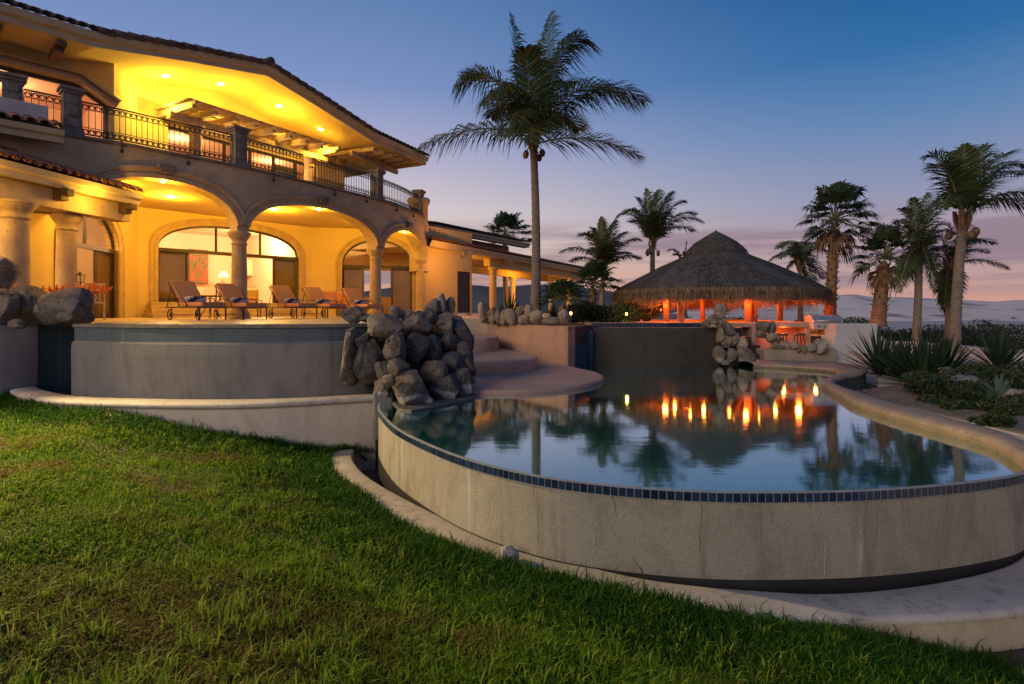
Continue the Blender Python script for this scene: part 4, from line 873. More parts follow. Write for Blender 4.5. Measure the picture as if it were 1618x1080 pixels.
# ---- rooms behind
def room(pa, pb, depth, z0, z1, mat, n):
    n = Vector((n[0], n[1], 0)).normalized(); a, b = Vector((pa[0], pa[1], 0)) + n * .32, Vector((pb[0], pb[1], 0)) + n * .32; c, d = b + n * depth, a + n * depth
    mb = MB(); vs = [(p.x, p.y, zz) for zz in (z0, z1) for p in (a, b, c, d)]
    mb.add(vs, [(0, 1, 2, 3), (7, 6, 5, 4), (1, 5, 6, 2), (2, 6, 7, 3), (3, 7, 4, 0)]); mb.build('room_wall', mat, house, fix=False)
room(K1 + Vector((-.6, -.6, 0)), K2 - dd * .05, 6.0, FZ + .5, CZ + .02, m_room, (-.7467, .6653))
room(K2 + Vector((.2, .25, 0)), K3, 5.0, FZ - .02, CZ - .02, m_room, (-.1, .97)) if False else None
room(K0, K1 - Vector((0, .3, 0)), 4.5, FZ - .02, CZ + .02, m_room, (-.98, -.17))
# door-3 passes through to a window with the evening sky: low room walls left and right only
n3 = Vector((-.2353, .9719, 0)); d3v = Vector((.9719, .2353, 0))
mb = MB(); a = K2 + d3v * .7; b = K3 - d3v * .1
mb.box((a + n3 * 2.2 + Vector((0, 0, 3.1))), (.1, 3.8, 3.8), math.atan2(d3v.y, d3v.x)); mb.box(((a + b) / 2 + n3 * 2.2 + Vector((0, 0, CZ - .02))), (4.6, 4.0, .1), math.atan2(d3v.y, d3v.x))
mb.box(((a + b) / 2 + n3 * 4.2 + Vector((0, 0, 1.7))), (5.0, .12, 1.0), math.atan2(d3v.y, d3v.x)); mb.box(((a + b) / 2 + n3 * 4.2 + Vector((0, 0, 4.35))), (5.0, .12, 1.6), math.atan2(d3v.y, d3v.x))
mb.box((a + d3v * .5 + n3 * 4.2 + Vector((0, 0, 2.9))), (1.3, .11, 1.7), math.atan2(d3v.y, d3v.x)); mb.build('room_wall', m_room, house)
mb = MB()
for k in (1.3, 2.05, 2.8): mb.box((a + d3v * k + n3 * 4.2 + Vector((0, 0, 2.88))), (.09, .09, 1.4), math.atan2(d3v.y, d3v.x))
mb.build('window_frame', m_frame, house)
# ---- second floor
UC = Vector((-11.6, 16.6, 0)); UD = Vector((.675, .737, 0))
W0 = UC - UD * 6.5
wu, Lu = linepos(W0, UC)
wa, wb = Lu - 4.4, Lu - .12; wzt = EYE + 6.38; wzb = BZ + .1
utop = lambda u: wzt - max(0, (abs(u - (wa + wb) / 2) - ((wb - wa) / 2 - .75))) * .62
arch_wall(wu, Lu, BZ, EYE + 7.6, .3, [dict(a=wa, b=wb, top=utop)]).build('upper_wall', m_stucco, house)
ol_ = [(wa - .1, utop(wa)), (wa + .75, wzt), ((wa + wb) / 2, wzt), (wb - .75, wzt), (wb + .12, utop(wb) - .05)]
trim(wu, ol_, .26, .22, 0).build('window_hood', m_stone, house)
mb = MB()
for u in (wa + .05, wa + 1.75, wa + 2.15, wb - .05): mb.bar(wu(u, .12, wzb), wu(u, .12, utop(u)), .10, .09)
for p, q in zip(ol_[:-1], ol_[1:]): mb.bar(wu(p[0], .12, p[1] - .05), wu(q[0], .12, q[1] - .05), .09, .12)
wf_ = mb.build('window_frame', m_frame, house)
mb = MB(); mb.add([wu(wa, .12, wzb), wu(wb, .12, wzb), wu(wb, .12, utop(wb)), wu(wb - .75, .12, wzt), wu(wa + .75, .12, wzt), wu(wa, .12, utop(wa))], [(0, 1, 2, 3, 4, 5)]); mb.build('pane', m_glass, wf_)
UR = Vector((-12.25, 18.6, 0)); UE = Vector((-7.75, 26.4, 0))
mb = MB(); mb.loft([[Vector((p.x, p.y, z_)) for p in (UC + Vector((-.02, .0, 0)), UR)] for z_ in (BZ, EYE + 7.55)]); mb.build('upper_wall', m_stucco, house)
m_room2 = M('pink_room_plaster', (0.70, 0.46, 0.36), (0.66, 0.43, 0.33), 0.6, 0.9)
room(W0, UC, 3.6, BZ + .02, EYE + 6.6, m_room2, (-.737, .675))
wk, Lk = linepos(UR, UE)
def soffit_h(p): return float(np.interp((Vector((p.x, p.y, 0)) - RL).dot(rd), [0, .377 * RLn * .5, .377 * RLn, (.377 + .749) / 2 * RLn, .749 * RLn, RLn], [EYE + 6.95, EYE + 7.53, EYE + 8.05, EYE + 7.6, EYE + 7.1, EYE + 6.9]))
RL, RR = Vector((-11.0, 15.0, 0)), Vector((-4.1, 27.0, 0)); rd = (RR - RL).normalized(); RLn = (RR - RL).length
mb = MB(); lo_, hi_ = [], []
for k in range(30): q = UC.lerp(UR, k / 8) if k <= 8 else UR.lerp(UE, (k - 8) / 21); lo_.append(Vector((q.x, q.y, EYE + 6.5))); hi_.append(Vector((q.x, q.y, soffit_h(q) + .15)))
mb.loft([lo_, hi_]); mb.build('upper_wall', m_stucco, house)
ka, kb_ = 1.0, Lk - 1.6
arch_wall(wk, Lk, BZ, EYE + 7.0, .3, [dict(a=ka, b=kb_, top=lambda u: EYE + 6.35)]).build('upper_wall', m_stucco, house)
mb = MB(); mb.loft([[Vector((p.x, p.y, z_)) for p in (UE, UE + Vector((-3, 1.6, 0)))] for z_ in (BZ, EYE + 7.3)]); mb.build('upper_wall', m_stucco, house)
mb = MB()
for i in range(7): u = ka + (kb_ - ka) * i / 6; mb.bar(wk(u, .14, BZ), wk(u, .14, EYE + 6.35), .1, .1)
mb.bar(wk(ka, .14, EYE + 6.3), wk(kb_, .14, EYE + 6.3), .1, .12); f_k = mb.build('window_frame', m_frame, house)
mb = MB()
for i in (4,): ua, ub = ka + (kb_ - ka) * i / 6, ka + (kb_ - ka) * (i + 1) / 6; mb.add([wk(ua, .16, BZ), wk(ub, .16, BZ), wk(ub, .16, EYE + 6), wk(ua, .16, EYE + 6)], [(0, 1, 2, 3)])
mb.build('pane', m_glass_refl, f_k)
room(UR, UE, 4, BZ + .02, EYE + 6.6, m_room2, (-.866, .5))
# ---- gable roof
RL, RR = Vector((-11.0, 15.0, 0)), Vector((-4.1, 27.0, 0)); rd = (RR - RL).normalized(); rn = Vector((-rd.y, rd.x, 0)); RLn = (RR - RL).length
EH, AH = EYE + 6.95, EYE + 8.05
ta, tb = .377 * RLn, .749 * RLn
LX = Vector((-14.8, 10.7, 0))            # left eave runs on, parallel to the facade
prof = [(LX, EH), (RL, EH), (RL + rd * (ta * .5), EH + (AH - EH) * .53), (RL + rd * ta, AH), (RL + rd * ((ta + tb) / 2), EYE + 7.6), (RL + rd * tb, EYE + 7.1), (RR, EYE + 6.9)]
mb = MB(); rows = [[], []]
for p, h in prof: rows[0].append((p.x, p.y, h)); q = p + rn * 7.5; rows[1].append((q.x, q.y, h + .0))
mb.loft(rows); mb.build('soffit', m_ceil, house)
m_fascia = M('cream_fascia', (0.52, 0.40, 0.24), (0.45, 0.34, 0.20), 2, 0.8)
mb = MB(); rows = [[] for _ in range(6)]
for p, h in prof:
    for k, (o_, dz) in enumerate(((.02, -.02), (-.03, -.02), (-.05, .12), (-.16, .17), (-.2, .33), (.1, .36))): q = p + rn * o_; rows[k].append((q.x, q.y, h + dz))
mb.loft(rows); mb.build('fascia', m_fascia, house)
mb = MB()                                 # tiles: barrel ends on the eaves, a stepped row on the rakes
def barrel(mb, a, b, run, rise, n_dir, pitch=.23, r=.105, seg=2):
    L = (b - a).length; n = max(1, int(L / pitch)); d = (b - a) / n
    for i in range(n):
        c = a + d * (i + .5); sd = d.normalized()
        for s_ in range(seg):
            p0 = c + n_dir * (run * s_ / seg) + Vector((0, 0, rise * s_ / seg + (.02 if s_ else 0))); p1 = c + n_dir * (run * (s_ + 1) / seg + .04) + Vector((0, 0, rise * (s_ + 1) / seg))
            ring = []
            for p, rr in ((p0, r * 1.08), (p1, r * .92)): ring.append([p + sd * rr * math.cos(R(t)) + Vector((0, 0, rr * math.sin(R(t)))) for t in range(0, 181, 30)])
            inn = [p0 + sd * r * .8 * math.cos(R(t)) + Vector((0, 0, r * .8 * math.sin(R(t)))) for t in range(0, 181, 30)]
            mb.loft([inn] + ring)
        # trough tile
        c2 = a + d * i; p0 = c2 + Vector((0, 0, .06)); p1 = p0 + n_dir * run + Vector((0, 0, rise))
        mb.loft([[p0 + sd * r * .9 * math.cos(R(t)) - Vector((0, 0, r * .7 * math.sin(R(t)))) for t in range(0, 181, 45)], [p1 + sd * r * .9 * math.cos(R(t)) - Vector((0, 0, r * .7 * math.sin(R(t)))) for t in range(0, 181, 45)]])
def v3(p, z_): return Vector((p.x, p.y, z_))
barrel(mb, v3(LX - rn * .25, EH + .36), v3(RL - rn * .25, EH + .36), .9, .32, rn)
barrel(mb, v3(RL + rd * tb - rn * .25, EYE + 7.46), v3(RR - rn * .25, EYE + 7.26), .9, .32, rn)
def rake(mb, p, h, q, h2):
    L = (q - p).length; n = int(L / .36)
    for i in range(n):
        a = p.lerp(q, i / n); b = p.lerp(q, (i + 1.12) / n); ha = h + (h2 - h) * i / n; hb = h + (h2 - h) * (i + 1.12) / n
        up_ = .045 if h2 > h else .0; dn_ = .0 if h2 > h else .045
        mb.tube([v3(a - rn * .17, ha + .36 + up_), v3(b - rn * .17, hb + .36 + dn_)], [.10, .10], 8)
        mb.tube([v3(a + rn * .08, ha + .40 + up_), v3(b + rn * .08, hb + .40 + dn_)], [.10, .10], 8)
rp = prof[1:6]
for (p, h), (q, h2) in zip(rp[:-1], rp[1:]): rake(mb, p, h, q, h2)
cpk = v3(RL + rd * ta - rn * .25, AH + .45); mb.tube([cpk, cpk + rn * 5], .14, 10)
mb.build('roof_tiles', m_tile_d, house, smooth=True)
mb = MB(); rows = [[], []]
for p, h in prof: rows[0].append((p.x, p.y, h + .37)); q = p + rn * 7.5; rows[1].append((q.x, q.y, h + 1.6))
mb.loft(rows); mb.build('roof', m_tile_d, house)
# right hip end with its underside rafters
RE = RR + rn * 5.0 + rd * -.2
mb = MB(); mb.loft([[v3(RR, EYE + 6.88), v3(RR + rn * 3.2 - rd * .3, EYE + 6.88)], [v3(RR + rd * .04, EYE + 7.2), v3(RR + rn * 3.2 - rd * .26, EYE + 7.2)]]); mb.build('fascia', m_fascia, house)
for k in range(6):
    t = tb + (RLn - tb) * (.05 + .17 * k); b_ = MB(); p = RL + rd * t; b_.bar(v3(p + rn * .1, EYE + 6.86), v3(p + rn * 3.2, EYE + 7.0), .13, .16); b_.build('rafter', m_beam, house)
b_ = MB(); b_.bar(v3(RL + rd * (tb - .3) + rn * 1.0, EYE + 6.7), v3(RR - rd * .2 + rn * 1.6, EYE + 6.7), .16, .2); b_.build('rafter', m_beam, house)
# corbels under the left eave
for u in (.55, 1.8, 3.05, 4.3):
    c = RL - (RL - LX).normalized() * u
    k_ = MB(); k_.box(v3(c + rn * .55, EH - .12), (.22, 1.0, .12), math.atan2(UD.y, UD.x)); k_.box(v3(c + rn * .65, EH - .24), (.22, .8, .12), math.atan2(UD.y, UD.x)); k_.build('corbel', m_wood, house, bevel=.02)
# downlights in the gable soffit
for px, py in ((261, 119), (348, 132), (442, 167), (507, 204)):
    # intersect the ray with the sloped soffit
    best = None
    for D in np.arange(14, 27, .02):
        q = Q(px, py, D); s_ = (q - v3(RL, q.z)).dot(rd); o_ = (q - v3(RL, q.z)).dot(rn)
        hh = np.interp(s_, [0, ta * .5, ta, (ta + tb) / 2, tb, RLn], [EH, EH + (AH - EH) * .53, AH, EYE + 7.6, EYE + 7.1, EYE + 6.9])
        if q.z >= hh and o_ > .1: best = q; break
    if best is None: continue
    m_ = MB(); m_.lathe([(.001, -.03), (.07, -.03), (.10, -.02), (.115, .02)], best, 16); dl = m_.build('downlight', m_spot, house)
    lamp(best - Vector((0, 0, .85)), 190, (1.0, .55, .05) if px > 300 else (1.0, .74, .08), .1)
# ---- railing, pedestals
def scroll(mb, pos, u, z_, s, flip, off):
    pts = []
    for i in range(13):
        a = R(-90 + 300 * i / 12); rr = s * (1 - .055 * i)
        pts.append(pos(u + flip * rr * math.sin(a + R(90)) * .9, off, z_ - rr * math.cos(a + R(90)) ))
    mb.tube(pts, .010, 4, caps=False)
def railing(ua, ub):
    mb = MB(); off = .16; z0 = BZ + .17; z1 = BZ + .95; n = max(1, int((ub - ua) / .125)); st_ = (ub - ua) / n
    us = np.linspace(ua, ub, max(2, int((ub - ua) / .4) + 1))
    for z_, r_ in ((z0, .014), (z1, .022), (z0 + .17, .009), (z1 - .17, .009)): mb.tube([fpos(u, off, z_) for u in us], r_, 5)
    for i in range(n + 1):
        u = ua + st_ * i; mb.tube([fpos(u, off, z0), fpos(u, off, z1)], .010, 4)
        if i < n:
            for fl in (1, -1):
                scroll(mb, fpos, u + st_ / 2, z1 - .085, .075, fl * (1 if i % 2 else -1), off); scroll(mb, fpos, u + st_ / 2, z0 + .085, .075, fl * (1 if i % 2 else -1), off)
        if i % 12 == 6: mb.tube([fpos(u, -.0, z0), fpos(u, -.09, BZ - .02), fpos(u, -.09, BZ - .14)], .016, 5); mb.lathe([(.001, -.06), (.05, -.03), (.05, .03), (.001, .06)], fpos(u, -.09, BZ - .16), 8)
    mb.build('railing', m_iron, house, fix=False)
ups = [u_at(x) for x in (20, 115, 382, 492, 602, 668)]
for a, b in zip(ups[:-1], ups[1:]): railing(a + .2, b - .2)
for i, u in enumerate(ups):
    c = fpos(u, .18); tg = fpos(u + .1) - fpos(u - .1); az = math.atan2(tg.y, tg.x); w_ = .36
    if i == 3: continue
    mb = MB(); mb.box((c.x, c.y, BZ + .57), (w_, .34, 1.02), az); mb.box((c.x, c.y, BZ + .12), (w_ + .1, .44, .16), az); mb.box((c.x, c.y, BZ + 1.1), (w_ + .08, .42, .07), az); mb.box((c.x, c.y, BZ + 1.17), (w_ + .16, .5, .07), az)
    for k in range(3): mb.box(tuple(fpos(u, -.005, BZ + .36 + .27 * k)), (.22, .03, .19), az)
    mb.build('pedestal', m_stone_d, house, bevel=.012)
ce = fpos(fL[-1] - .05, .3); mb = MB(); mb.lathe([(.42, -.3), (.42, .6), (.45, .62), (.5, .7), (.52, .8), (.48, .9), (.3, .95), (.01, .96)], (ce.x, ce.y, BZ), 24); mb.build('end_pier', m_facade, house, smooth=True)
mb = MB(); mb.lathe([(.44, FZ + 2), (.44, BZ - .25)], (ce.x, ce.y + .15, 0), 24); mb.build('end_pier', m_facade, house, smooth=True)
# ---- pergola on the balcony
pg0, pg1 = wk(.75, -1.0), wk(Lk - 2.3, -1.0)
pd = (pg1 - pg0).normalized(); pnv = Vector((pd.y, -pd.x, 0)); PZ = EYE + 6.35
for t in (.1, .9):
    c = pg0.lerp(pg1, t); column((c.x, c.y), BZ, PZ - .1, .2, parent=house)
b_ = MB(); b_.bar(v3(pg0 - pd * .3, PZ), v3(pg1 + pd * .3, PZ), .24, .26); b_.build('pergola_beam', m_beam, house, bevel=.02)
NR = 9
for i in range(NR):
    p = pg0.lerp(pg1, i / (NR - 1)); b_ = MB(); q0 = p - pnv * 1.0; q1 = p + pnv * .95
    b_.bar(v3(q0, PZ + .26), v3(q1, PZ + .26), .13, .22); b_.bar(v3(q1, PZ + .29), v3(q1 + pnv * .14, PZ + .33), .12, .12); b_.build('pergola_rafter', m_beam, house, bevel=.015)
b_ = MB(); rnd = random.Random(4)
for k in range(30):
    o_ = -1.0 + 1.95 * k / 29; b_.tube([v3(pg0 - pd * .2 + pnv * o_, PZ + .40 + rnd.uniform(-.01, .02)), v3(pg1 + pd * .2 + pnv * o_, PZ + .40 + rnd.uniform(-.01, .02))], .022, 5)
b_.build('cane_cover', m_beam, house)
for t in (.25, .7): lamp(v3(pg0.lerp(pg1, t) - pnv * .1, PZ - .9), 85, (1.0, .62, .2), .1)
# ---- white box and the small tiled roof at the far left of the balcony
def roof_strip(a, b, run, rise, nd, name='tiled_roof', mat=m_tile, lab=None):
    nd = Vector(nd).normalized(); mb = MB(); barrel(mb, a + Vector((0, 0, .33)), b + Vector((0, 0, .33)), run, rise, nd); t = mb.build('roof_tiles', mat, house, smooth=True)
    mb = MB(); rows = []
    for o_, dz in ((.3, 0), (.08, 0), (.06, .12), (-.0, .16), (-.03, .28), (.1, .31)): rows.append([a + nd * (.06 + o_) + Vector((0, 0, dz)), b + nd * (.06 + o_) + Vector((0, 0, dz))])
    rows.append([a + nd * run + Vector((0, 0, .3 + rise)), b + nd * run + Vector((0, 0, .3 + rise))]); mb.loft(rows)
    sd = (b - a).normalized(); 
    mb.build('fascia', m_fascia, house)
    return t
lu = u_at(108); ln_ = fpos(lu + .1) - fpos(lu - .1); ln_.normalize(); nin = Vector((-ln_.y, ln_.x, 0))
ra, rb = fpos(.2, -.75, BZ - .32), fpos(u_at(92), -.75, BZ - .32); roof_strip(ra, rb, .9, .25, nin)
c = fpos(u_at(28), .05); mb = MB(); mb.box((c.x, c.y, BZ + .30), (1.0, .7, .5), math.atan2(ln_.y, ln_.x)); tag(mb.build('balcony_box', m_white, bevel=.02), 'plain white plaster box on the balcony at the left edge', 'plaster box')
# ---- projecting porch on the left with its own columns
ea, eb = Q(-120, 262, 0), None
pa, pb = Vector((-10.45, 9.6, EYE + 2.75)), Vector((-9.62, 14.9, EYE + 2.75))
roof_strip(pa, pb, 2.6, .9, (-.99, .15, 0))
nd = Vector((-.99, .15, 0))
mb = MB(); mb.bar(pa + nd * .62 - Vector((0, 0, .22)), pb + nd * .62 + Vector((0, 0, -.22)), .4, .42); mb.build('porch_beam', m_facade, house)
mb = MB(); q0, q1 = pa + nd * .3, pb + nd * .3; mb.add([q0, q1, q1 + nd * 2.6, q0 + nd * 2.6], [(0, 1, 2, 3)]); mb.build('porch_soffit', m_ceil, house)
for t in (.25, .62, .95):
    c = pa.lerp(pb, t); k_ = MB(); k_.bar(c + nd * .05 + Vector((0, 0, -.08)), c + nd * .7 + Vector((0, 0, -.08)), .2, .16); k_.bar(c + nd * .2 + Vector((0, 0, -.2)), c + nd * .7 + Vector((0, 0, -.2)), .2, .12); k_.build('corbel', m_wood, house, bevel=.015)
column((-10.62, 12.15), FZ, EYE + 2.32, .27, parent=house)
# ---- wing and portico on the right
wing = thing('portico', (0, 32, FZ), 'long tiled portico on round columns running away to the right of the villa', 'portico')
wv, Lw = linepos((-4.05, 26.0), (-2.03, 28.92)) 
mb = arch_wall(wv, Lw, FZ, EYE + 3.9, .3, [dict(a=2.415, b=3.5, top=lambda u: EYE + 1.93)]); mb.build('wall', m_stucco, wing)
mb = MB(); mb.bar(wv(2.43, .12, FZ + 1.2), wv(3.49, .12, FZ + 1.2), .06, 2.1); mb.build('door', m_frame, wing)
def roof2(a, b, run, rise, nd, parent, mat=m_tile):
    nd = Vector(nd).normalized(); mb = MB(); barrel(mb, a + Vector((0, 0, .33)), b + Vector((0, 0, .33)), run, rise, nd); mb.build('roof_tiles', mat, parent, smooth=True)
    mb = MB(); rows = []
    for o_, dz in ((.5, 0), (.08, 0), (.06, .12), (-.0, .16), (-.03, .28), (.1, .31)): rows.append([a + nd * (.06 + o_) + Vector((0, 0, dz)), b + nd * (.06 + o_) + Vector((0, 0, dz))])
    rows.append([a + nd * run + Vector((0, 0, .3 + rise)), b + nd * run + Vector((0, 0, .3 + rise))]); mb.loft(rows); mb.build('fascia', m_fascia, parent)
# eave seen from (685,388) to (940,434)
ea = Q(683, 388, 25.6); eb = Q(945, 434, 25.6 * (HY - 388) / (HY - 434)); ev = eb - ea; evn = Vector((-ev.y, ev.x, 0)).normalized()
roof2(ea, eb, 3.2, .55, evn, wing)
mb = MB(); mb.bar(ea.lerp(eb, .28) + evn * .9 - Vector((0, 0, .2)), eb + evn * .9 - Vector((0, 0, .2)), .4, .45); mb.bar(ea.lerp(eb, .1) + evn * 4.6 - Vector((0, 0, .2)), eb + evn * 4.6 - Vector((0, 0, .2)), .4, .45); mb.bar(eb + evn * .7 - Vector((0, 0, .2)), eb + evn * 4.8 - Vector((0, 0, .2)), .4, .45); mb.build('beam', m_stucco, wing)
mb = MB(); mb.add([ea + evn * .3 + Vector((0, 0, .05)), eb + evn * .3 + Vector((0, 0, .05)), eb + evn * 5 + Vector((0, 0, .05)), ea + evn * 5 + Vector((0, 0, .05))], [(0, 1, 2, 3)]); mb.build('ceiling', m_ceil, wing)
for t in (.12, .34): b_ = MB(); c = ea.lerp(eb, t); b_.bar(c + evn * .0 - Vector((0, 0, .1)), c + evn * .9 - Vector((0, 0, .1)), .22, .2); b_.bar(c + evn * .2 - Vector((0, 0, .25)), c + evn * .9 - Vector((0, 0, .25)), .22, .14); b_.build('corbel', m_beam, wing)
def on_line(off, px):
    lo, hi = -.1, 1.2
    for _ in range(40):
        m_ = (lo + hi) / 2; p = ea.lerp(eb, m_) + evn * off
        if CX + F * p.x / p.y < px: lo = m_
        else: hi = m_
    return ea.lerp(eb, lo) + evn * off
for px, off in ((779, .9), (900, .9), (810, 4.6), (870, 4.6)):
    c = on_line(off, px); column((c.x, c.y), .9, ea.z - .42, .21, parent=wing, mat=m_stucco)
# upper roof piece behind the portico
ua_, ub_ = Q(688, 363, 28.5), Q(839, 391, 28.5 * (HY - 363) / (HY - 391)); uv = ub_ - ua_; un = Vector((-uv.y, uv.x, 0)).normalized()
roof2(ua_, ub_, 3.0, .5, un, wing, m_tile_d)
mb = MB(); a = ua_ + un * 1.3; b = ub_ + un * 1.3 - uv.normalized() * .6; mb.loft([[v3(a, ea.z), v3(b, ea.z)], [v3(a, ua_.z + .1), v3(b, ub_.z + .1)]]); q = b + un * 4; mb.loft([[v3(b, ea.z), v3(q, ea.z)], [v3(b, ub_.z + .1), v3(q, ub_.z + .1)]]); mb.build('wall', m_facade, wing)

# ---- lamps of the villa, those lit in view and some added
def at_c(u, off, z_): return fpos(u, off, z_)
for u, off, p in (((A1[0] + A1[1]) / 2 - .6, 2.2, 230), ((A1[0] + A1[1]) / 2 + 1.2, 3.2, 210), ((A2[0] + A2[1]) / 2, 2.4, 320), ((A3[0] + A3[1]) / 2 - .8, 1.1, 110)):
    c = fpos(u, off, CZ - .25); lamp(c, p, WARM, .12); m_ = MB(); m_.lathe([(.001, -.03), (.07, -.03), (.1, .0), (.11, .03)], fpos(u, off, CZ - .01), 14); m_.build('downlight', m_spot, house)
# unseen floodlight added under the porch eave to light the lawn
fl_ = Vector((-10.3, 9.2, EYE + 2.62)); sl = lamp(fl_, 7000, (1.0, .76, .30), .1, 88); sl.rotation_euler = (Vector((-3.6, 3.6, -.5)) - fl_).to_track_quat('-Z', 'Y').to_euler()
dl_ = (Vector((-3.6, 3.6, -.5)) - fl_).normalized(); mb = MB(); mb.tube([fl_ - dl_ * .22, fl_ - dl_ * .02], [.06, .11], 14); mb.tube([fl_ - dl_ * .2, fl_ - dl_ * .2 + Vector((0, 0, .15))], .02, 6); mb.build('unseen_eave_floodlight', m_iron, house)
lamp((-10.25, 10.7, EYE + 2.55), 70, WARM, .1); lamp((-9.75, 13.5, EYE + 2.55), 55, WARM, .1)
for (a_, b_2), t_ in zip((A1, A2, A3), tops): c = fpos((a_ + b_2) / 2, .12, t_((a_ + b_2) / 2) - .2); lamp(c, 70, WARM, .06); m_ = MB(); m_.lathe([(.001, -.02), (.04, -.02), (.055, .02)], c + Vector((0, 0, .17)), 12); m_.build('downlight', m_spot, house)  # downlights added at the arch crowns to warm columns and loungers
lamp((-12.6, 12.6, EYE + 2.5), 260, WARM, .15); lamp((-11.6, 10.6, EYE + 2.3), 150, WARM, .15)
IN = (1.0, .62, .30)
rc = (K1 + K2) / 2 - dn * 3.0
lamp((rc.x - 1.2, rc.y - 1.2, CZ - .4), 560, IN, .2); lamp((rc.x + 1.5, rc.y + 1.6, CZ - .4), 560, IN, .2)
m_ = MB(); c = (K1 + K2) / 2 - dn * 1.4 - dd * .5; m_.lathe([(.001, -.12), (.1, -.1), (.15, -.04), (.16, 0)], (c.x, c.y, CZ - .0), 16); m_.build('ceiling_lamp', m_spot, house)
lamp((-14.5, 15.5, CZ - .5), 250, IN, .2)
c = (K2 + K3) / 2 + n3 * 2; lamp((c.x, c.y, CZ - .4), 160, (1, .6, .2), .2)
PK = (1.0, .58, .24)
c = (W0 + UC) / 2 + Vector((-.737, .675, 0)) * 2; lamp((c.x + .6, c.y + .7, EYE + 6.1), 170, PK, .2); lamp((c.x - 1.3, c.y - 1.4, EYE + 6.1), 150, PK, .2)
c = (UR + UE) / 2 + Vector((-.866, .5, 0)) * 2; lamp((c.x + 1, c.y + 1.7, EYE + 6.1), 130, PK, .2); lamp((c.x - 1, c.y - 1.7, EYE + 6.1), 130, PK, .2)
OR = (1.0, .40, .05)
lamp(ea.lerp(eb, .22) + evn * 2.6 - Vector((0, 0, .5)), 230, OR, .15); lamp(ea.lerp(eb, .7) + evn * 2.6 - Vector((0, 0, .5)), 330, OR, .15)
lamp(Vector((-2.3, 25.6, EYE + 2.3)), 150, OR, .15)
# ================================================================ palms
def frond(LV, LQ, LT, stalk, C, ctrl, E, rnd, n=52, ll=.55, wind=Vector((0, 0, 0)), w=.020, hang=.5, r0=.03):
    C, ctrl, E = Vector(C), Vector(ctrl), Vector(E)
    bez = lambda t: C * (1 - t) ** 2 + ctrl * 2 * t * (1 - t) + E * t * t
    tan = lambda t: ((ctrl - C) * (1 - t) + (E - ctrl) * t).normalized()
    stalk.tube([bez(t / 8) for t in range(9)], [r0 * (1 - .85 * t / 8) for t in range(9)], 5)
    for i in range(n):
        t = .10 + .90 * (i + rnd.random() * .5) / n; p = bez(t); d = tan(t)
        side = d.cross(Vector((0, 0, 1)))
        if side.length < .05: side = Vector((1, 0, 0))
        side.normalize(); upv = side.cross(d)
        L = ll * (math.sin(math.pi * min(1, .16 + .84 * t) ** .9) ** .6 * .85 + .15) * rnd.uniform(.8, 1.1)
        if t > .9: L *= .75
        for s_ in (1, -1):
            a = side * s_ * (.95 - .25 * t) + d * (.42 + .45 * t) + upv * rnd.uniform(-.05, .40); a.normalize()
            g_ = Vector((0, 0, -1)) * hang + wind
            m1 = p + a * L * .5 + g_ * L * .14; m2 = p + a * L * .92 + g_ * L * .62 * rnd.uniform(.7, 1.25)
            wv_ = (m1 - p).cross(upv + Vector((0, 0, .01)));  wv_ = wv_.normalized() * w * rnd.uniform(.8, 1.2)
            k = len(LV); LV.extend([p - wv_ * .5, p + wv_ * .5, m1 + wv_, m1 - wv_, m2]); LQ.append((k, k + 1, k + 2, k + 3)); LT.append((k + 3, k + 2, k + 4))
def trunk_mesh(base, top, r0, r1, lean=(0, 0), rings=True):
    b, t = Vector(base), Vector(top); pts = []; n = 44; rr = []
    for i in range(n + 1):
        s = i / n; p = b.lerp(t, s) + Vector((lean[0], lean[1], 0)) * math.sin(math.pi * s); pts.append(p)
        r = r0 + (r1 - r0) * min(1, s * 1.15) + r0 * .55 * math.exp(-s * 14); rr.append((r - r0 * .22 * math.exp(-s * 14)) * (1.07 if (i % 2 and rings) else 1.0) * (1 if rings else 1 - .65 * max(0, (s - .9) / .1)))
    mb = MB(); mb.tube(pts, rr, 14); return mb
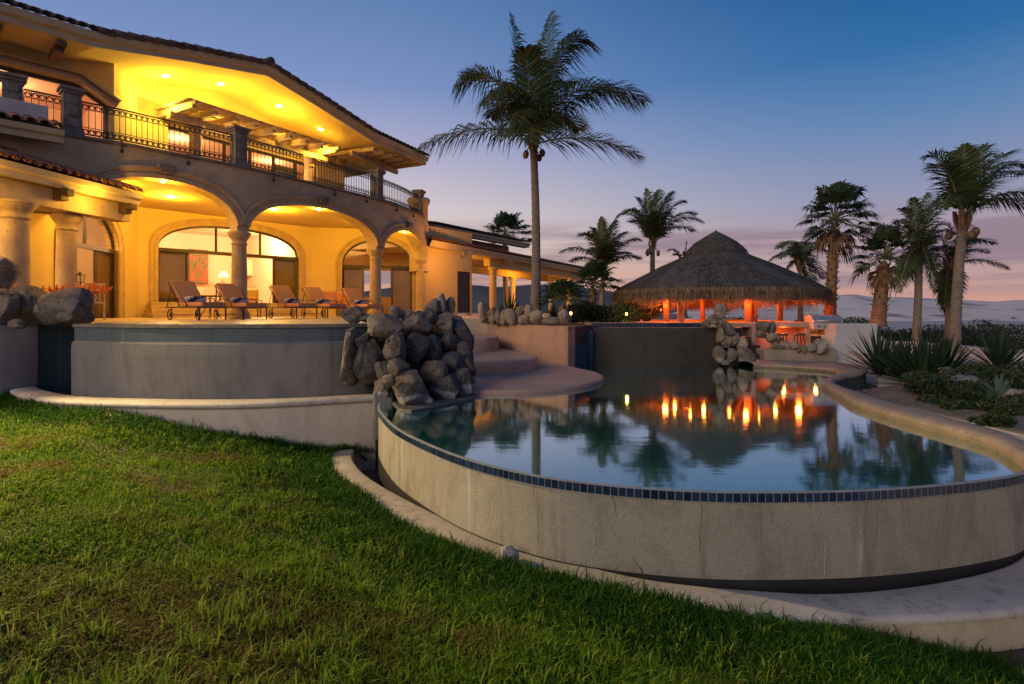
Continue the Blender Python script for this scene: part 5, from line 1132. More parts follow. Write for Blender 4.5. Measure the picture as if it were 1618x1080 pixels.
def coconut_palm(base, crown, label, spec, rnd_seed, ll=.55, r=(.15, .10), lean=(0, 0), n=52, nuts=True, young=None, w=.02, name='coconut_palm', scale=1.0, wind=(.25, 0, 0), hang=.6):
    rnd = random.Random(rnd_seed); t = thing(name, base, label, 'palm tree', 'palm trees')
    trunk_mesh(base, crown, r[0], r[1], lean).build('trunk', m_trunk, t, smooth=True)
    C = Vector(crown) + Vector((0, 0, .15)); LV, LQ, LT = [], [], []; stalk = MB()
    for (E, lift) in spec:
        E = Vector(E); mid = C.lerp(E, .5); ctrl = mid + Vector((0, 0, lift)); frond(LV, LQ, LT, stalk, C + Vector((rnd.uniform(-.06, .06), rnd.uniform(-.06, .06), rnd.uniform(-.1, .15))), ctrl, E, rnd, n, ll * rnd.uniform(.85, 1.1), Vector(wind), w, hang * rnd.uniform(.7, 1.3))
    fast_mesh('fronds', [tuple(v) for v in LV], LQ, LT, m_palm, t); stalk.build('frond_stalks', m_rachis, t, smooth=True)
    sh = MB()
    for k in range(10):
        a = rnd.uniform(0, 6.28); sh.tube([C + Vector((.05 * math.cos(a), .05 * math.sin(a), -.35)), C + Vector((.16 * math.cos(a), .16 * math.sin(a), .0)), C + Vector((.2 * math.cos(a), .2 * math.sin(a), .25))], [.05, .05, .02], 5)
    sh.build('fibre_sheath', m_boot, t, smooth=True)
    if nuts:
        for k in range(nuts if nuts is not True else 7):
            a = rnd.uniform(0, 6.28); c = C + Vector((.30 * math.cos(a), .30 * math.sin(a), -.22 - rnd.random() * .25)); nb = MB(); nb.lathe([(.001, -.12), (.06, -.1), (.09, -.03), (.09, .04), (.05, .1), (.001, .12)], c, 10); nb.tube([C, c + Vector((0, 0, .1))], .012, 4); nb.build('coconut', m_coco, t, smooth=True)
    return t
def ends(C, D, lst, k=1.7, k2=1.15):                      # frond tips read off the photograph, each with its own depth offset and lift
    cx_, cy_ = CX + F * C.x / C.y, HY - F * (C.z - EYE) / C.y; out = []
    for x, y, dz, lift in lst:
        out.append((Q(x, y, D + dz), lift * (k if y < cy_ - 12 else k2)))
    return out
def generic(C, L, n, seed, wind=.3, droop=.5, elo=-25, ehi=80):
    rnd = random.Random(seed); out = []
    for i in range(n):
        az = 2.399 * i + rnd.uniform(-.2, .2); el = R(elo + (ehi - elo) * ((i + .5) / n)); l = L * rnd.uniform(.85, 1.1)
        E = Vector(C) + Vector((math.cos(az) * math.cos(el) * l + wind * l * .35, math.sin(az) * math.cos(el) * l, math.sin(el) * l - droop * l * .25)); out.append((E, l * (.18 + .22 * math.cos(el)) ))
    return out
# the big palm in the middle
D = 18.2; C1 = Q(843, 232, D)
sp1 = ends(C1, D, [(656, 236, -.6, 1.0), (718, 136, -.4, 1.45), (730, 120, 1.0, 1.15), (762, 164, -1.2, 1.3), (806, 20, .3, -.15), (830, 75, -1.3, .5), (872, 18, .6, .2), (908, 48, .9, .9), (930, 66, -.7, 1.5), (1021, 160, .4, 1.35), (1005, 168, -1.5, 1.5), (1014, 248, -.5, .72), (776, 185, 1.6, 1.1), (800, 215, -1.9, 1.2), (905, 130, 1.9, .9), (915, 205, 2.2, .9), (838, 225, -2.4, 1.2)], 1.5, 1.0)
coconut_palm(Q(846, 500, D), C1, 'tall coconut palm with a bare ringed trunk, rising in front of the portico', sp1, 11, 1.4, (.15, .115), (.05, 0), 84, 8, w=.021, hang=.85)
# the big palm at the right edge
D = 15.0; C2 = Q(1521, 356, D)
sp2 = ends(C2, D, [(1463, 250, .3, .7), (1475, 262, -.8, .6), (1500, 240, .6, .4), (1524, 228, -.4, .1), (1556, 228, .3, .1), (1600, 240, .5, .5), (1618, 262, -.5, .6), (1622, 275, .8, .6), (1660, 318, -.3, .55), (1490, 330, -1.2, .6), (1640, 335, -.4, .5)])
coconut_palm(Q(1508, 556, D), C2, 'tall coconut palm with a straight grey trunk at the right edge of the garden', sp2, 12, .80, (.13, .105), (-.03, 0), 66, 4, w=.017, hang=.6)
D = 17.5; C3 = Q(1452, 408, D)
sp3 = ends(C3, D, [(1424, 330, 0, .4), (1442, 312, -.5, .2), (1466, 304, .4, .1), (1480, 318, .5, .3), (1502, 360, -.4, .5), (1515, 372, .5, .5), (1412, 352, .8, .5), (1400, 365, -.6, .5), (1405, 470, .2, .9), (1420, 462, -.6, .8), (1488, 455, .2, .7), (1476, 462, -.6, .8), (1430, 440, .9, .7), (1440, 380, -1.3, .5), (1475, 385, 1.2, .4)])
coconut_palm(Q(1447, 548, D), C3, 'coconut palm with drooping lower fronds between the shaggy fan palm and the tallest right-hand palm', sp3, 13, .55, (.115, .095), (.02, 0), 60, 3, w=.013)
D = 19.5; C4 = Q(1501, 425, D)
coconut_palm(Q(1499, 540, D), C4, 'smaller coconut palm half hidden behind the grey trunk at the right edge', ends(C4, D, [(1570, 385, .2, .5), (1594, 425, -.3, .45), (1560, 400, 1, .4), (1480, 375, .2, .4), (1470, 395, -.8, .4), (1520, 372, .5, .2), (1545, 380, -.9, .4), (1492, 480, -.4, .4), (1495, 495, .3, .5), (1505, 470, .6, .3)]), 14, .58, (.12, .09), (0, 0), 70, 2, w=.014)
D = 24; C5 = Q(1264, 420, D)
coconut_palm(Q(1265, 512, D), C5, 'small coconut palm behind the right end of the thatched roof', ends(C5, D, [(1214, 412, .3, .6), (1228, 392, -.6, .6), (1240, 430, .4, .4), (1262, 383, .2, .1), (1290, 385, .4, .4), (1308, 402, -.4, .5), (1300, 440, .3, .5), (1250, 396, 1, .4), (1282, 415, -1.2, .5), (1232, 408, -1.3, .5), (1285, 460, .3, .4)]), 15, .60, (.11, .085), (0, 0), 60, 0, w=.016)
D = 30; C6 = Q(1031, 392, D)
coconut_palm(Q(1031, 500, D), C6, 'coconut palm rising directly behind the left slope of the thatched roof', ends(C6, D, [(972, 345, .3, 1.0), (985, 335, -.8, .9), (1005, 312, .5, .5), (1020, 298, -.3, .1), (1040, 300, .3, .2), (1062, 302, .6, .4), (1082, 318, -.5, .7), (1100, 338, .4, .8), (1112, 352, -.6, .9), (1095, 365, .9, .7), (995, 350, 1.5, .6), (1050, 340, -1.8, .8), (1015, 345, -1.9, .8)]), 16, 1.0, (.15, .12), (0, 0), 80, 6, w=.022)
D = 27; C7 = Q(953, 428, D)
coconut_palm(Q(950, 500, D), C7, 'coconut palm with spread fronds left of the thatched roof', ends(C7, D, [(884, 398, .3, .6), (915, 372, -.6, .7), (935, 360, .5, .4), (950, 342, -.3, .1), (972, 348, .4, .3), (990, 366, .6, .5), (1010, 378, -.4, .5), (1014, 408, .3, .4), (995, 400, 1.3, .4), (930, 400, -1.5, .6), (975, 385, -1.6, .6), (900, 412, 1.0, .4)]), 17, .80, (.13, .10), (0, 0), 76, 3, w=.020)
D = 33; C8 = Q(1082, 425, D)
coconut_palm(Q(1082, 500, D), C8, 'coconut palm mostly hidden behind the top of the thatched roof, only its frond tips showing', ends(C8, D, [(1054, 396, 0, .5), (1064, 402, .5, .3), (1085, 380, 0, .1), (1098, 388, .4, .3), (1105, 410, 0, .4)]), 18, .5, (.12, .1), (0, 0), 40, 0, w=.032)
# fan palms
def fan_leaf(LV, LQ, LT, stalk, C, E, R_, rnd, fold=.35, n=26, droop=.35):
    C, E = Vector(C), Vector(E); d = (E - C).normalized(); mid = C.lerp(E, .5) + Vector((0, 0, (E - C).length * .12))
    stalk.tube([C, mid, E], [.022, .018, .012], 5)
    side = d.cross(Vector((0, 0, 1)))
    if side.length < .05: side = Vector((1, 0, 0))
    side.normalize(); upv = side.cross(d)
    for i in range(n):
        a = -2.1 + 4.2 * (i + .5) / n; dr = d * math.cos(a) + side * math.sin(a) + upv * fold * abs(math.sin(a)); dr.normalize(); L = R_ * (.75 + .25 * math.cos(a * .6)) * rnd.uniform(.88, 1.08)
        tw = dr.cross(upv).normalized(); wd = L * 2.1 / n * .62
        m1 = E + dr * L * .55; g_ = Vector((rnd.uniform(0, .25), 0, -1)) * L * droop * rnd.uniform(.5, 1.4); tp = E + dr * L * .92 + g_
        k = len(LV); LV.extend([E, m1 + tw * wd, m1 - tw * wd, tp]); LT.append((k, k + 1, k + 2)); LT.append((k + 2, k + 1, k + 3))
def fan_palm(base, crown, label, L, Rl, n, seed, r=(.2, .17), boots=True, dead=10, name='fan_palm', elo=-30, ehi=85, grp='palm trees', wind=.15):
    rnd = random.Random(seed); t = thing(name, base, label, 'palm tree', grp)
    trunk_mesh(base, crown, r[0], r[1], rings=False).build('trunk', m_boot if boots else m_trunk, t, smooth=True)
    b, c = Vector(base), Vector(crown); H = (c - b).length
    if boots:
        mb = MB(); k = 0; nb = int(H / .045)
        for k in range(nb):
            s = k / nb; a = k * 2.399; p = b.lerp(c, s); rr = r[0] + (r[1] - r[0]) * s; dr = Vector((math.cos(a), math.sin(a), 0)); sd = Vector((-dr.y, dr.x, 0))
            q = p + dr * rr * .85; l = rnd.uniform(.10, .20); e = q + dr * l * .75 + Vector((0, 0, l * .8))
            mb.add([q + sd * .06, q - sd * .06, e - sd * .022, e + sd * .022, q + Vector((0, 0, .10)) + dr * .02], [(0, 1, 2, 3), (0, 3, 4), (1, 4, 2), (3, 2, 4)])
        mb.build('leaf_stubs', m_boot, t)
    LV, LQ, LT = [], [], []; stalk = MB()
    for i in range(n):
        az = 2.399 * i + rnd.uniform(-.2, .2); el = R(elo + (ehi - elo) * (i + .5) / n); l = L * rnd.uniform(.8, 1.1)
        E = c + Vector((math.cos(az) * math.cos(el) * l + wind * l, math.sin(az) * math.cos(el) * l, math.sin(el) * l)); fan_leaf(LV, LQ, LT, stalk, c + Vector((0, 0, .1)), E, Rl * rnd.uniform(.85, 1.1), rnd)
    fast_mesh('fronds', [tuple(v) for v in LV], [], LT, m_fan, t); stalk.build('frond_stalks', m_rachis, t)
    if dead:
        LV, LQ, LT = [], [], []; stalk = MB()
        for i in range(dead):
            az = 2.399 * i + 1; l = L * rnd.uniform(.5, .9); E = c + Vector((math.cos(az) * l * .55, math.sin(az) * l * .55, -l * rnd.uniform(.7, 1.15))); fan_leaf(LV, LQ, LT, stalk, c - Vector((0, 0, .2)), E, Rl * .6, rnd, .8, 18, .9)
        fast_mesh('dead_fronds', [tuple(v) for v in LV], [], LT, m_dead, t); stalk.build('dead_stalks', m_dead, t)
    return t
D = 20; fan_palm(Q(1311, 512, D), Q(1318, 352, D), 'tallest fan palm with a shaggy trunk and brown hanging leaves, right of the thatched roof', .98, .72, 34, 21, (.19, .15), True, 12)
D = 19; fan_palm(Q(1387, 515, D), Q(1397, 412, D), 'shorter fan palm with a thick stubbly trunk right behind the white grill wall', .85, .62, 28, 22, (.22, .19), True, 8)
D = 42; fan_palm(Q(800, 500, D), Q(797, 378, D), 'distant fan palms showing above the portico roof', 1.5, .95, 34, 23, (.2, .2), False, 0, elo=-5)
D = 21; fan_palm(Q(935, 508, D), Q(937, 452, D), 'low fan palm with a forked crown left of the thatched roof', .62, .62, 22, 24, (.13, .11), True, 0, elo=-10)
D = 17.6; fan_palm(Q(886, 510, D), Q(886, 480, D), 'low bushy fan palm behind the right end of the planter stones', .55, .55, 24, 25, (.08, .07), False, 0, elo=0)

# ================================================================ spiky plants and bushes
def sword_plant(base, R_, n, seed, label, mat=m_agave, wd=.045, elo=5, ehi=88, name='yucca', cat='plant', group=None, curl=.12):
    rnd = random.Random(seed); LV, LQ, LT = [], [], []; b = Vector(base)
    for i in range(n):
        az = 2.399 * i + rnd.uniform(-.25, .25); el = R(elo + (ehi - elo) * (i / n) ** .85); L = R_ * rnd.uniform(.8, 1.08)
        d = Vector((math.cos(az) * math.cos(el), math.sin(az) * math.cos(el), math.sin(el))); sd = Vector((-math.sin(az), math.cos(az), 0)); up_ = sd.cross(d) * -1
        w_ = wd * rnd.uniform(.8, 1.15); g_ = Vector((0, 0, -1)) * L * curl * math.cos(el)
        c0, c1, c2, c3 = b + d * .03, b + d * L * .35 + g_ * .12, b + d * L * .72 + g_ * .5, b + d * L + g_
        k = len(LV); tr = up_ * w_ * .45
        LV.extend([c0 - sd * w_ * .6 + tr, c0, c0 + sd * w_ * .6 + tr, c1 - sd * w_ + tr, c1, c1 + sd * w_ + tr, c2 - sd * w_ * .7 + tr * .6, c2, c2 + sd * w_ * .7 + tr * .6, c3])
        for a in (0, 1, 3, 4): LQ.append((k + a, k + a + 1, k + a + 4, k + a + 3))
        LT.extend([(k + 6, k + 7, k + 9), (k + 7, k + 8, k + 9)])
    t = thing(name, base, label, cat, group); fast_mesh('leaves', [tuple(v) for v in LV], LQ, LT, mat, t)
    mb = MB(); mb.lathe([(.05, -.06), (.05, .02), (.02, .07), (.001, .08)], b, 8); mb.build('stem', m_wood, t, smooth=True); return t
G5 = 'spiky yuccas in the garden right of the pool'
sword_plant((8.55, 13.25, .0), 1.25, 70, 31, 'spiky dark yucca in front of the white grill wall', group=G5, wd=.032)
sword_plant((8.05, 11.15, .0), 1.15, 110, 32, 'densest spiky yucca behind the pool coping, right of the one at the grill wall', group=G5, wd=.032)
sword_plant((8.75, 11.55, .08), 1.12, 90, 36, 'spiky yucca leaning over the pebbles, right half of the dense clump', group=G5, wd=.032)
sword_plant((8.35, 12.2, .05), 1.05, 70, 39, 'spiky yucca at the back of the dense clump, half hidden', group=G5, wd=.032)
sword_plant((9.95, 11.6, .2), 1.0, 70, 33, 'spiky yucca at the right picture edge before the low pink wall', group=G5, wd=.032)
sword_plant((7.15, 8.35, .16), .42, 16, 34, 'small blue agave behind the coping at the right', m_bluag, .055, 20, 85, 'agave')
sword_plant((7.75, 8.3, .18), .42, 18, 35, 'small dark agave at the right picture edge near the coping', m_agave, .045, 10, 85, 'agave')
sword_plant(Q(806, 506, 17.4), .92, 46, 37, 'spiky yucca in the planter behind the pale square stone', wd=.03, elo=12)
sword_plant(Q(875, 505, 17.0), .6, 30, 38, 'spiky yucca in the planter right of the palm trunk', wd=.03, elo=20)
for i, (x, y) in enumerate(((9.0, 10.5), (8.4, 9.6), (9.5, 10.9))): sword_plant((x, y, .2), .22, 16, 40 + i, ['tiny spiky seedling among the white pebbles', 'tiny spiky seedling nearest the coping', 'tiny spiky seedling beside the right-hand yucca'][i], wd=.02, name='seedling')
def bush(base, rx, ry, rz_, n, seed, label, mat=m_bush, leaf=.055, flowers=0, name='bush', kind=None, cat='bush', group=None):
    rnd = np.random.default_rng(seed); b = np.array(base, dtype=float)
    nb = 9; lc = rnd.normal(0, .42, (nb, 3)) * np.array([1, 1, .5]) + np.array([0, 0, .45]); lr = rnd.uniform(.35, .62, nb)
    which = rnd.integers(0, nb, n); d = rnd.normal(0, 1, (n, 3)); d /= np.linalg.norm(d, axis=1)[:, None]; rad = lr[which] * (.55 + .5 * rnd.random(n) ** .6)
    p = lc[which] + d * rad[:, None]; p[:, 2] = np.abs(p[:, 2]); p = p * np.array([rx, ry, rz_]) + b
    a = rnd.normal(0, 1, (n, 3)); a /= np.linalg.norm(a, axis=1)[:, None]; c = np.cross(a, rnd.normal(0, 1, (n, 3))); c /= np.linalg.norm(c, axis=1)[:, None]
    s = leaf * rnd.uniform(.6, 1.3, n)[:, None]
    V = np.stack([p - a * s, p + c * s * .45, p + a * s, p - c * s * .45], 1).reshape(-1, 3); k = np.arange(n)[:, None] * 4
    t = thing(name, tuple(base), label, cat, group)
    fast_mesh('leaves', V, np.concatenate([k, k + 1, k + 2, k + 3], 1), [], mat, t)
    mb = MB(); rr = random.Random(seed)
    for q in range(7): e = Vector(base) + Vector((rr.uniform(-.6, .6) * rx, rr.uniform(-.6, .6) * ry, rr.uniform(.4, .9) * rz_)); mb.tube([Vector(base) - Vector((0, 0, .05)), Vector(base).lerp(e, .5) + Vector((0, 0, .05)), e], [.02, .014, .006], 4)
    mb.build('stems', m_wood, t)
    if flowers:
        mb = MB()
        for q in range(flowers):
            i = rr.randrange(n); c_ = Vector(p[i]) + Vector((0, -.05, .03))
            for m_ in range(5): aa = m_ * 1.257; mb.add([c_, c_ + Vector((math.cos(aa - .45) * .035, -.012, math.sin(aa - .45) * .035)), c_ + Vector((math.cos(aa) * .06, -.02, math.sin(aa) * .06)), c_ + Vector((math.cos(aa + .45) * .035, -.012, math.sin(aa + .45) * .035))], [(0, 1, 2, 3)])
        mb.build('blossoms', m_flower, t, fix=False)
    return t
bush(Q(950, 507, 19.0), .95, .7, .62, 5200, 51, 'dark rounded bush by the path lights, left of the thatched roof')
bush(Q(985, 507, 20.0), .7, .6, .55, 4000, 57, 'dark bush behind the right-hand path light')
bush(Q(1012, 507, 20.5), .75, .6, .6, 4200, 52, 'dark bush with white blossoms at the left posts of the thatched roof', flowers=22)
bush(Q(905, 508, 18.2), .45, .4, .4, 2200, 53, 'small dark bush behind the left path light')
bush((7.6, 9.75, .08), .7, .5, .22, 3600, 54, 'low yellow-green groundcover bush along the coping in front of the yuccas', m_scrub, .04)
bush((6.75, 8.6, .0), .35, .5, .16, 1800, 58, 'strip of low dark groundcover hugging the coping', m_bush, .035)
bush((7.2, 9.15, .05), .5, .45, .22, 2600, 59, 'low dark green bush behind the blue agave', m_bush, .04)
for i, (x, y, rx, h, lab) in enumerate(((6.35, 7.5, .3, .14, 'small green tuft bush between the coping and the right picture edge'), (6.9, 7.75, .4, .22, 'leafy low bush at the right picture edge in front of the agaves'), (7.75, 10.35, .5, .22, 'low green bush filling the gap below the dense yucca clump'), (8.55, 10.1, .5, .25, 'dark low bush between the pale stones and the right-hand yucca'), (7.35, 9.0, .35, .16, 'creeping green groundcover behind the middle of the coping'), (9.2, 10.7, .5, .25, 'green low bush under the right-hand yucca'))): bush((x, y, ground_z(x, y) - .04), rx, rx * .9, h, 2200, 80 + i, lab, m_scrub if i % 2 else m_bush, .038)
sword_plant((6.75, 8.05, .05), .34, 22, 47, 'small spiky agave close behind the coping near the right edge', m_agave, .04, 10, 85, 'agave')
bush((8.5, 9.3, .15), .6, .5, .3, 3000, 55, 'low leafy bush at the right edge above the small agaves', m_bush, .045)
bush((7.0, 9.6, .1), .45, .4, .25, 2200, 56, 'small low bush nearest the end of the coping curve', m_bush, .04)
G6 = 'coastal bushes on the sand beyond the garden wall'
cb = [(1420, 520, 24, 1.9, 1.15, 'broad green coastal bush behind the white grill wall'), (1360, 512, 30, 1.5, .7, 'dark bush left of the shaggy fan palm foot'), (1478, 534, 23, 2.0, .85, 'green coastal bush between the two slim palm trunks'), (1530, 528, 26, 2.6, 1.35, 'bright green mound of scrub right of the tall grey trunk'), (1575, 548, 24, 1.8, .8, 'low green bush at the right end of the scrub mound'), (1450, 514, 32, 1.2, .6, 'grey-green bush at the foot of the dune'), (1240, 502, 42, 2.4, 1.2, 'dark bush on the sand behind the bar, left'), (1290, 500, 45, 2.4, 1.6, 'dark rounded bush on the sand behind the bar, right'), (1335, 503, 40, 2.6, 1.5, 'dark bush on the sand between the two fan palms'), (1140, 500, 48, 3.2, 1.3, 'dark bush on the sand seen under the thatched roof')]
for i, (px, py, D, r_, h_, lab) in enumerate(cb):
    c = Q(px, py, D); c.z = ground_z(c.x, c.y) - .1; bush(c, r_, r_ * .8, .62 * h_, 5200, 60 + i, lab, m_scrub, .075, name='coastal_bush', group=G6)
def scatter():                            # far scrub dots on the sand: one mass
    rnd = np.random.default_rng(9); n = 420; V = []; T = []
    for i in range(n):
        y = 34 + rnd.random() ** 1.5 * 95; x = (rnd.random() * 1.3 - .35) * y; z0 = ground_z(x, y); s = .2 + .55 * rnd.random() * (.5 + y / 140)
        if x > 9 and y > 40 and rnd.random() < .8: continue
        for q in range(46):
            d = rnd.normal(0, 1, 3); d /= np.linalg.norm(d); p = np.array([x, y, z0]) + d * np.array([1.5, 1.2, .6]) * s * (.5 + .5 * rnd.random()); p[2] = max(p[2], z0)
            a = rnd.normal(0, 1, 3) * s * .22; c = rnd.normal(0, 1, 3) * s * .22; k = len(V); V += [p + a, p + c, p - a]; T.append((k, k + 1, k + 2))
    o = fast_mesh('coastal_scrub', np.array(V), [], T, m_scrub); tag(o, 'low dark scrub dotted over the sand below the dunes', 'scrub', kind='stuff')
scatter()
# pebbles in the right garden
def pebbles():
    mb = MB(); rnd = random.Random(3)
    for i in range(520):
        x = rnd.uniform(8.6, 10.6); y = rnd.uniform(9.9, 12.4); r_ = rnd.uniform(.02, .06); z_ = ground_z(x, y); a = rnd.uniform(0, 3)
        mb.lathe([(.001, -r_ * .5), (r_, -r_ * .1), (r_ * .8, r_ * .4), (.001, r_ * .55)], (x, y, z_), 6)
    tag(mb.build('pebble_bed', m_white, smooth=True), 'bed of white pebbles among the yuccas', 'pebbles', kind='stuff')
pebbles()

# ================================================================ palapa
PC = Q(1131, 490, 21.0); PC.z = 1.1
pal = thing('palapa', tuple(PC), 'large round thatched palapa with lit orange posts and a ragged fringe', 'palapa')
zb = lambda y: EYE + (HY - y) * 21 / F
prof = [(3.64, zb(466)), (3.68, zb(462)), (3.5, zb(455)), (3.05, zb(444)), (2.5, zb(432)), (1.95, zb(420)), (1.42, zb(410)), (1.04, zb(402)), (.9, zb(396))]
def wob(a, k): return 1 + .012 * math.sin(a * 5 + k) + .01 * math.sin(a * 11 + 2 * k)
mb = MB(); rows = []
for k, (r_, z_) in enumerate(prof): rows.append([PC + Vector((r_ * wob(2 * math.pi * i / 72, k * .3) * math.cos(2 * math.pi * i / 72), r_ * wob(2 * math.pi * i / 72, k * .3) * math.sin(2 * math.pi * i / 72), z_ - PC.z + .03 * math.sin(i * 1.7 + k))) for i in range(72)])
mb.loft(rows, closed=True); roof_in = [[p - Vector((0, 0, .22)) for p in r_] for r_ in rows]; mb.loft(roof_in, closed=True); mb.loft([rows[0], roof_in[0]], closed=True)
rf = mb.build('roof', m_thatch, pal, smooth=True)
def strands(prof_, n, L0, L1, seed, mat, name, parent, w=.012, lift=.02, hangmix=0.0, zoff=0.0):
    rnd = random.Random(seed); V, T = [], []
    for i in range(n):
        a = rnd.uniform(0, 2 * math.pi); s = rnd.random() ** .7 * (len(prof_) - 1.001); s = s if rnd.random() < .5 else min(len(prof_) - 1.001, max(0, round(s * 1.4) / 1.4 + rnd.gauss(0, .03) + .05 * math.sin(a * 9))); k = int(s); f_ = s - k; r_ = prof_[k][0] + (prof_[k + 1][0] - prof_[k][0]) * f_; z_ = prof_[k][1] + (prof_[k + 1][1] - prof_[k][1]) * f_
        dr = Vector((math.cos(a), math.sin(a), 0)); sl = Vector((prof_[k][0] - prof_[k + 1][0], 0, prof_[k][1] - prof_[k + 1][1])); sl.normalize(); d = dr * sl.x + Vector((0, 0, sl.z)); d = d.lerp(Vector((0, 0, -1)), hangmix * rnd.random()).normalized()
        p = PC + dr * r_ + Vector((0, 0, z_ - PC.z + lift + zoff)); sd = Vector((-dr.y, dr.x, 0)); L = rnd.uniform(L0, L1); e = p + d * L + sd * rnd.uniform(-.06, .06) - Vector((0, 0, .02)); k_ = len(V); w_ = w * rnd.uniform(.6, 1.4)
        V += [p - sd * w_, p + sd * w_, e + sd * w_ * .3, e - sd * w_ * .3]; T += [(k_, k_ + 1, k_ + 2), (k_, k_ + 2, k_ + 3)]
    return fast_mesh(name, [tuple(v) for v in V], [], T, mat, parent)
strands(prof, 16000, .15, .45, 71, m_thatch, 'thatch_straw', rf)
cap = [(1.02, zb(404)), (1.08, zb(399)), (.95, zb(392)), (.72, zb(383)), (.42, zb(375)), (.14, zb(368)), (.001, zb(363))]
mb = MB(); mb.lathe([(r_, z_ - PC.z) for r_, z_ in cap], PC, 32); cp_ = mb.build('roof_cap', m_thatch, pal, smooth=True)
strands(cap[:6], 3500, .12, .34, 72, m_thatch, 'thatch_straw', cp_)
strands([(1.0, zb(400)), (1.05, zb(396))], 1400, .12, .34, 73, m_thatch, 'thatch_straw', cp_, hangmix=.9)
def fringe():
    rnd = random.Random(74); V, T = [], []
    for i in range(15000):
        a = rnd.uniform(0, 2 * math.pi); r_ = 3.73 - rnd.random() ** 1.8 * .55; dr = Vector((math.cos(a), math.sin(a), 0)); sd = Vector((-dr.y, dr.x, 0))
        rag = .5 + .25 * math.sin(a * 7) + .25 * math.sin(a * 17 + 1); far = max(0, math.sin(a)); L = (.28 + .24 * rag + .2 * far) * rnd.uniform(.45, 1.25)
        p = PC + dr * r_ + Vector((0, 0, zb(460) - PC.z + rnd.uniform(-.1, .04))); e = p + Vector((0, 0, -L)) + dr * rnd.uniform(-.05, .09) + sd * rnd.uniform(-.05, .05); k_ = len(V); w_ = rnd.uniform(.006, .014)
        V += [p - sd * w_, p + sd * w_, e + sd * w_ * .3, e - sd * w_ * .3]; T += [(k_, k_ + 1, k_ + 2), (k_, k_ + 2, k_ + 3)]
    fast_mesh('thatch_fringe', [tuple(v) for v in V], [], T, m_fringe, pal)
fringe()
PT = [(1052, 19.6, .11), (1075, 19.0, .12), (1182, 18.6, .13), (1191, 18.75, .12), (1003, 22.0, .11), (1110, 23.6, .11), (1232, 22.0, .11)]
for px, D, r_ in PT:
    c = Q(px, 490, D); mb = MB(); mb.tube([(c.x, c.y, .6), (c.x + .01, c.y, 1.3), (c.x, c.y, 2.35)], [r_, r_ * .95, r_ * .9], 12); mb.build('post', m_post, pal, smooth=True)
mb = MB()
for k in range(14): a = 2 * math.pi * k / 14; mb.bar(PC + Vector((3.5 * math.cos(a), 3.5 * math.sin(a), zb(470) - PC.z)), PC + Vector((.8 * math.cos(a), .8 * math.sin(a), zb(410) - PC.z)), .08, .1)
mb.build('rafters', m_post, pal)
for px, D, z_ in ((1037, 18.3, 1.96), (1066, 19.2, 1.94), (1090, 18.2, 2.0), (1112, 18.8, 1.98), (1152, 18.4, 1.98), (1198, 18.0, 2.06), (1225, 18.8, 2.0), (1158, 18.05, 2.14)):
    c = Q(px, 490, D + 1.0); c.z = z_ + .0; mb = MB(); mb.lathe([(.001, -.07), (.04, -.05), (.05, 0), (.04, .05), (.02, .08)], c, 10); mb.tube([c + Vector((0, 0, .07)), c + Vector((0, 0, .3))], .012, 5); mb.build('hanging_bulb', m_pbulb, pal, smooth=True)
ORG = (1.0, .15, .018)
for x, y in ((-2.3, -1.6), (0, -2.7), (2.2, -1.7), (-.4, 2.2), (2.2, 1.3), (-2.6, .9)): lamp(PC + Vector((x, y, .80)), 95, ORG, .08)
# bar
bar = thing('bar_counter', (7.6, 17.6, .3), 'long pink concrete bar counter lit orange under the thatched roof', 'bar')
mb = MB(); mb.prism([(5.9, 17.3), (9.75, 17.1), (9.75, 17.75), (5.9, 17.8)], .985, 1.125); mb.build('counter_top', m_step, bar, bevel=.02)
mb = MB(); mb.prism([(5.9, 17.8), (9.75, 17.75), (9.75, 17.9), (5.9, 17.95)], .2, 1.0); mb.build('back_panel', M('bar_panel', (.40, .13, .07), (.34, .10, .06), 2, .8), bar)
for x in (8.95, 9.6, 7.3): mb = MB(); mb.box((x, 17.45, .6), (.12, .5, .78)); mb.build('support', m_step, bar)
mb = MB(); mb.box((9.25, 17.5, .74), (.66, .45, .05)); mb.build('shelf', m_step, bar)
mb = MB(); mb.prism([(7.0, 16.4), (9.9, 16.35), (9.9, 18.4), (7.0, 18.4)], .1, .33); tag(mb.build('bar_floor', m_step), kind='structure')
lamp((8.2, 17.2, .93), 16, ORG, .05); lamp((9.2, 17.25, .93), 9, (1.0, .35, .06), .05)
def stool(c, lab):
    t = thing('bar_stool', c, lab, 'stool', 'stools under the bar counter'); mb = MB(); mb.lathe([(.001, .42), (.17, .42), (.18, .45), (.17, .48), (.001, .48)], c, 16); mb.build('seat', m_wood, t, smooth=True)
    for a in (.8, 2.4, 3.9, 5.5): mb = MB(); mb.tube([Vector(c) + Vector((.18 * math.cos(a), .18 * math.sin(a), 0)), Vector(c) + Vector((.12 * math.cos(a), .12 * math.sin(a), .42))], .016, 6); mb.build('leg', m_iron, t)
    return t
stool((8.05, 17.0, .33), 'left dark stool under the orange bar counter'); stool((8.6, 17.05, .33), 'right dark stool under the orange bar counter, beside the support')
tp = thing('tap', (7.5, 17.55, 1.12), 'small dark gooseneck tap on the bar counter', 'tap'); mb = MB(); mb.tube([(7.5, 17.55, 1.12), (7.5, 17.55, 1.28), (7.54, 17.5, 1.34), (7.58, 17.45, 1.3)], .012, 6); mb.build('spout', m_iron, tp, smooth=True); mb = MB(); mb.tube([(7.4, 17.55, 1.12), (7.4, 17.55, 1.2)], .015, 6); mb.build('handle', m_iron, tp)
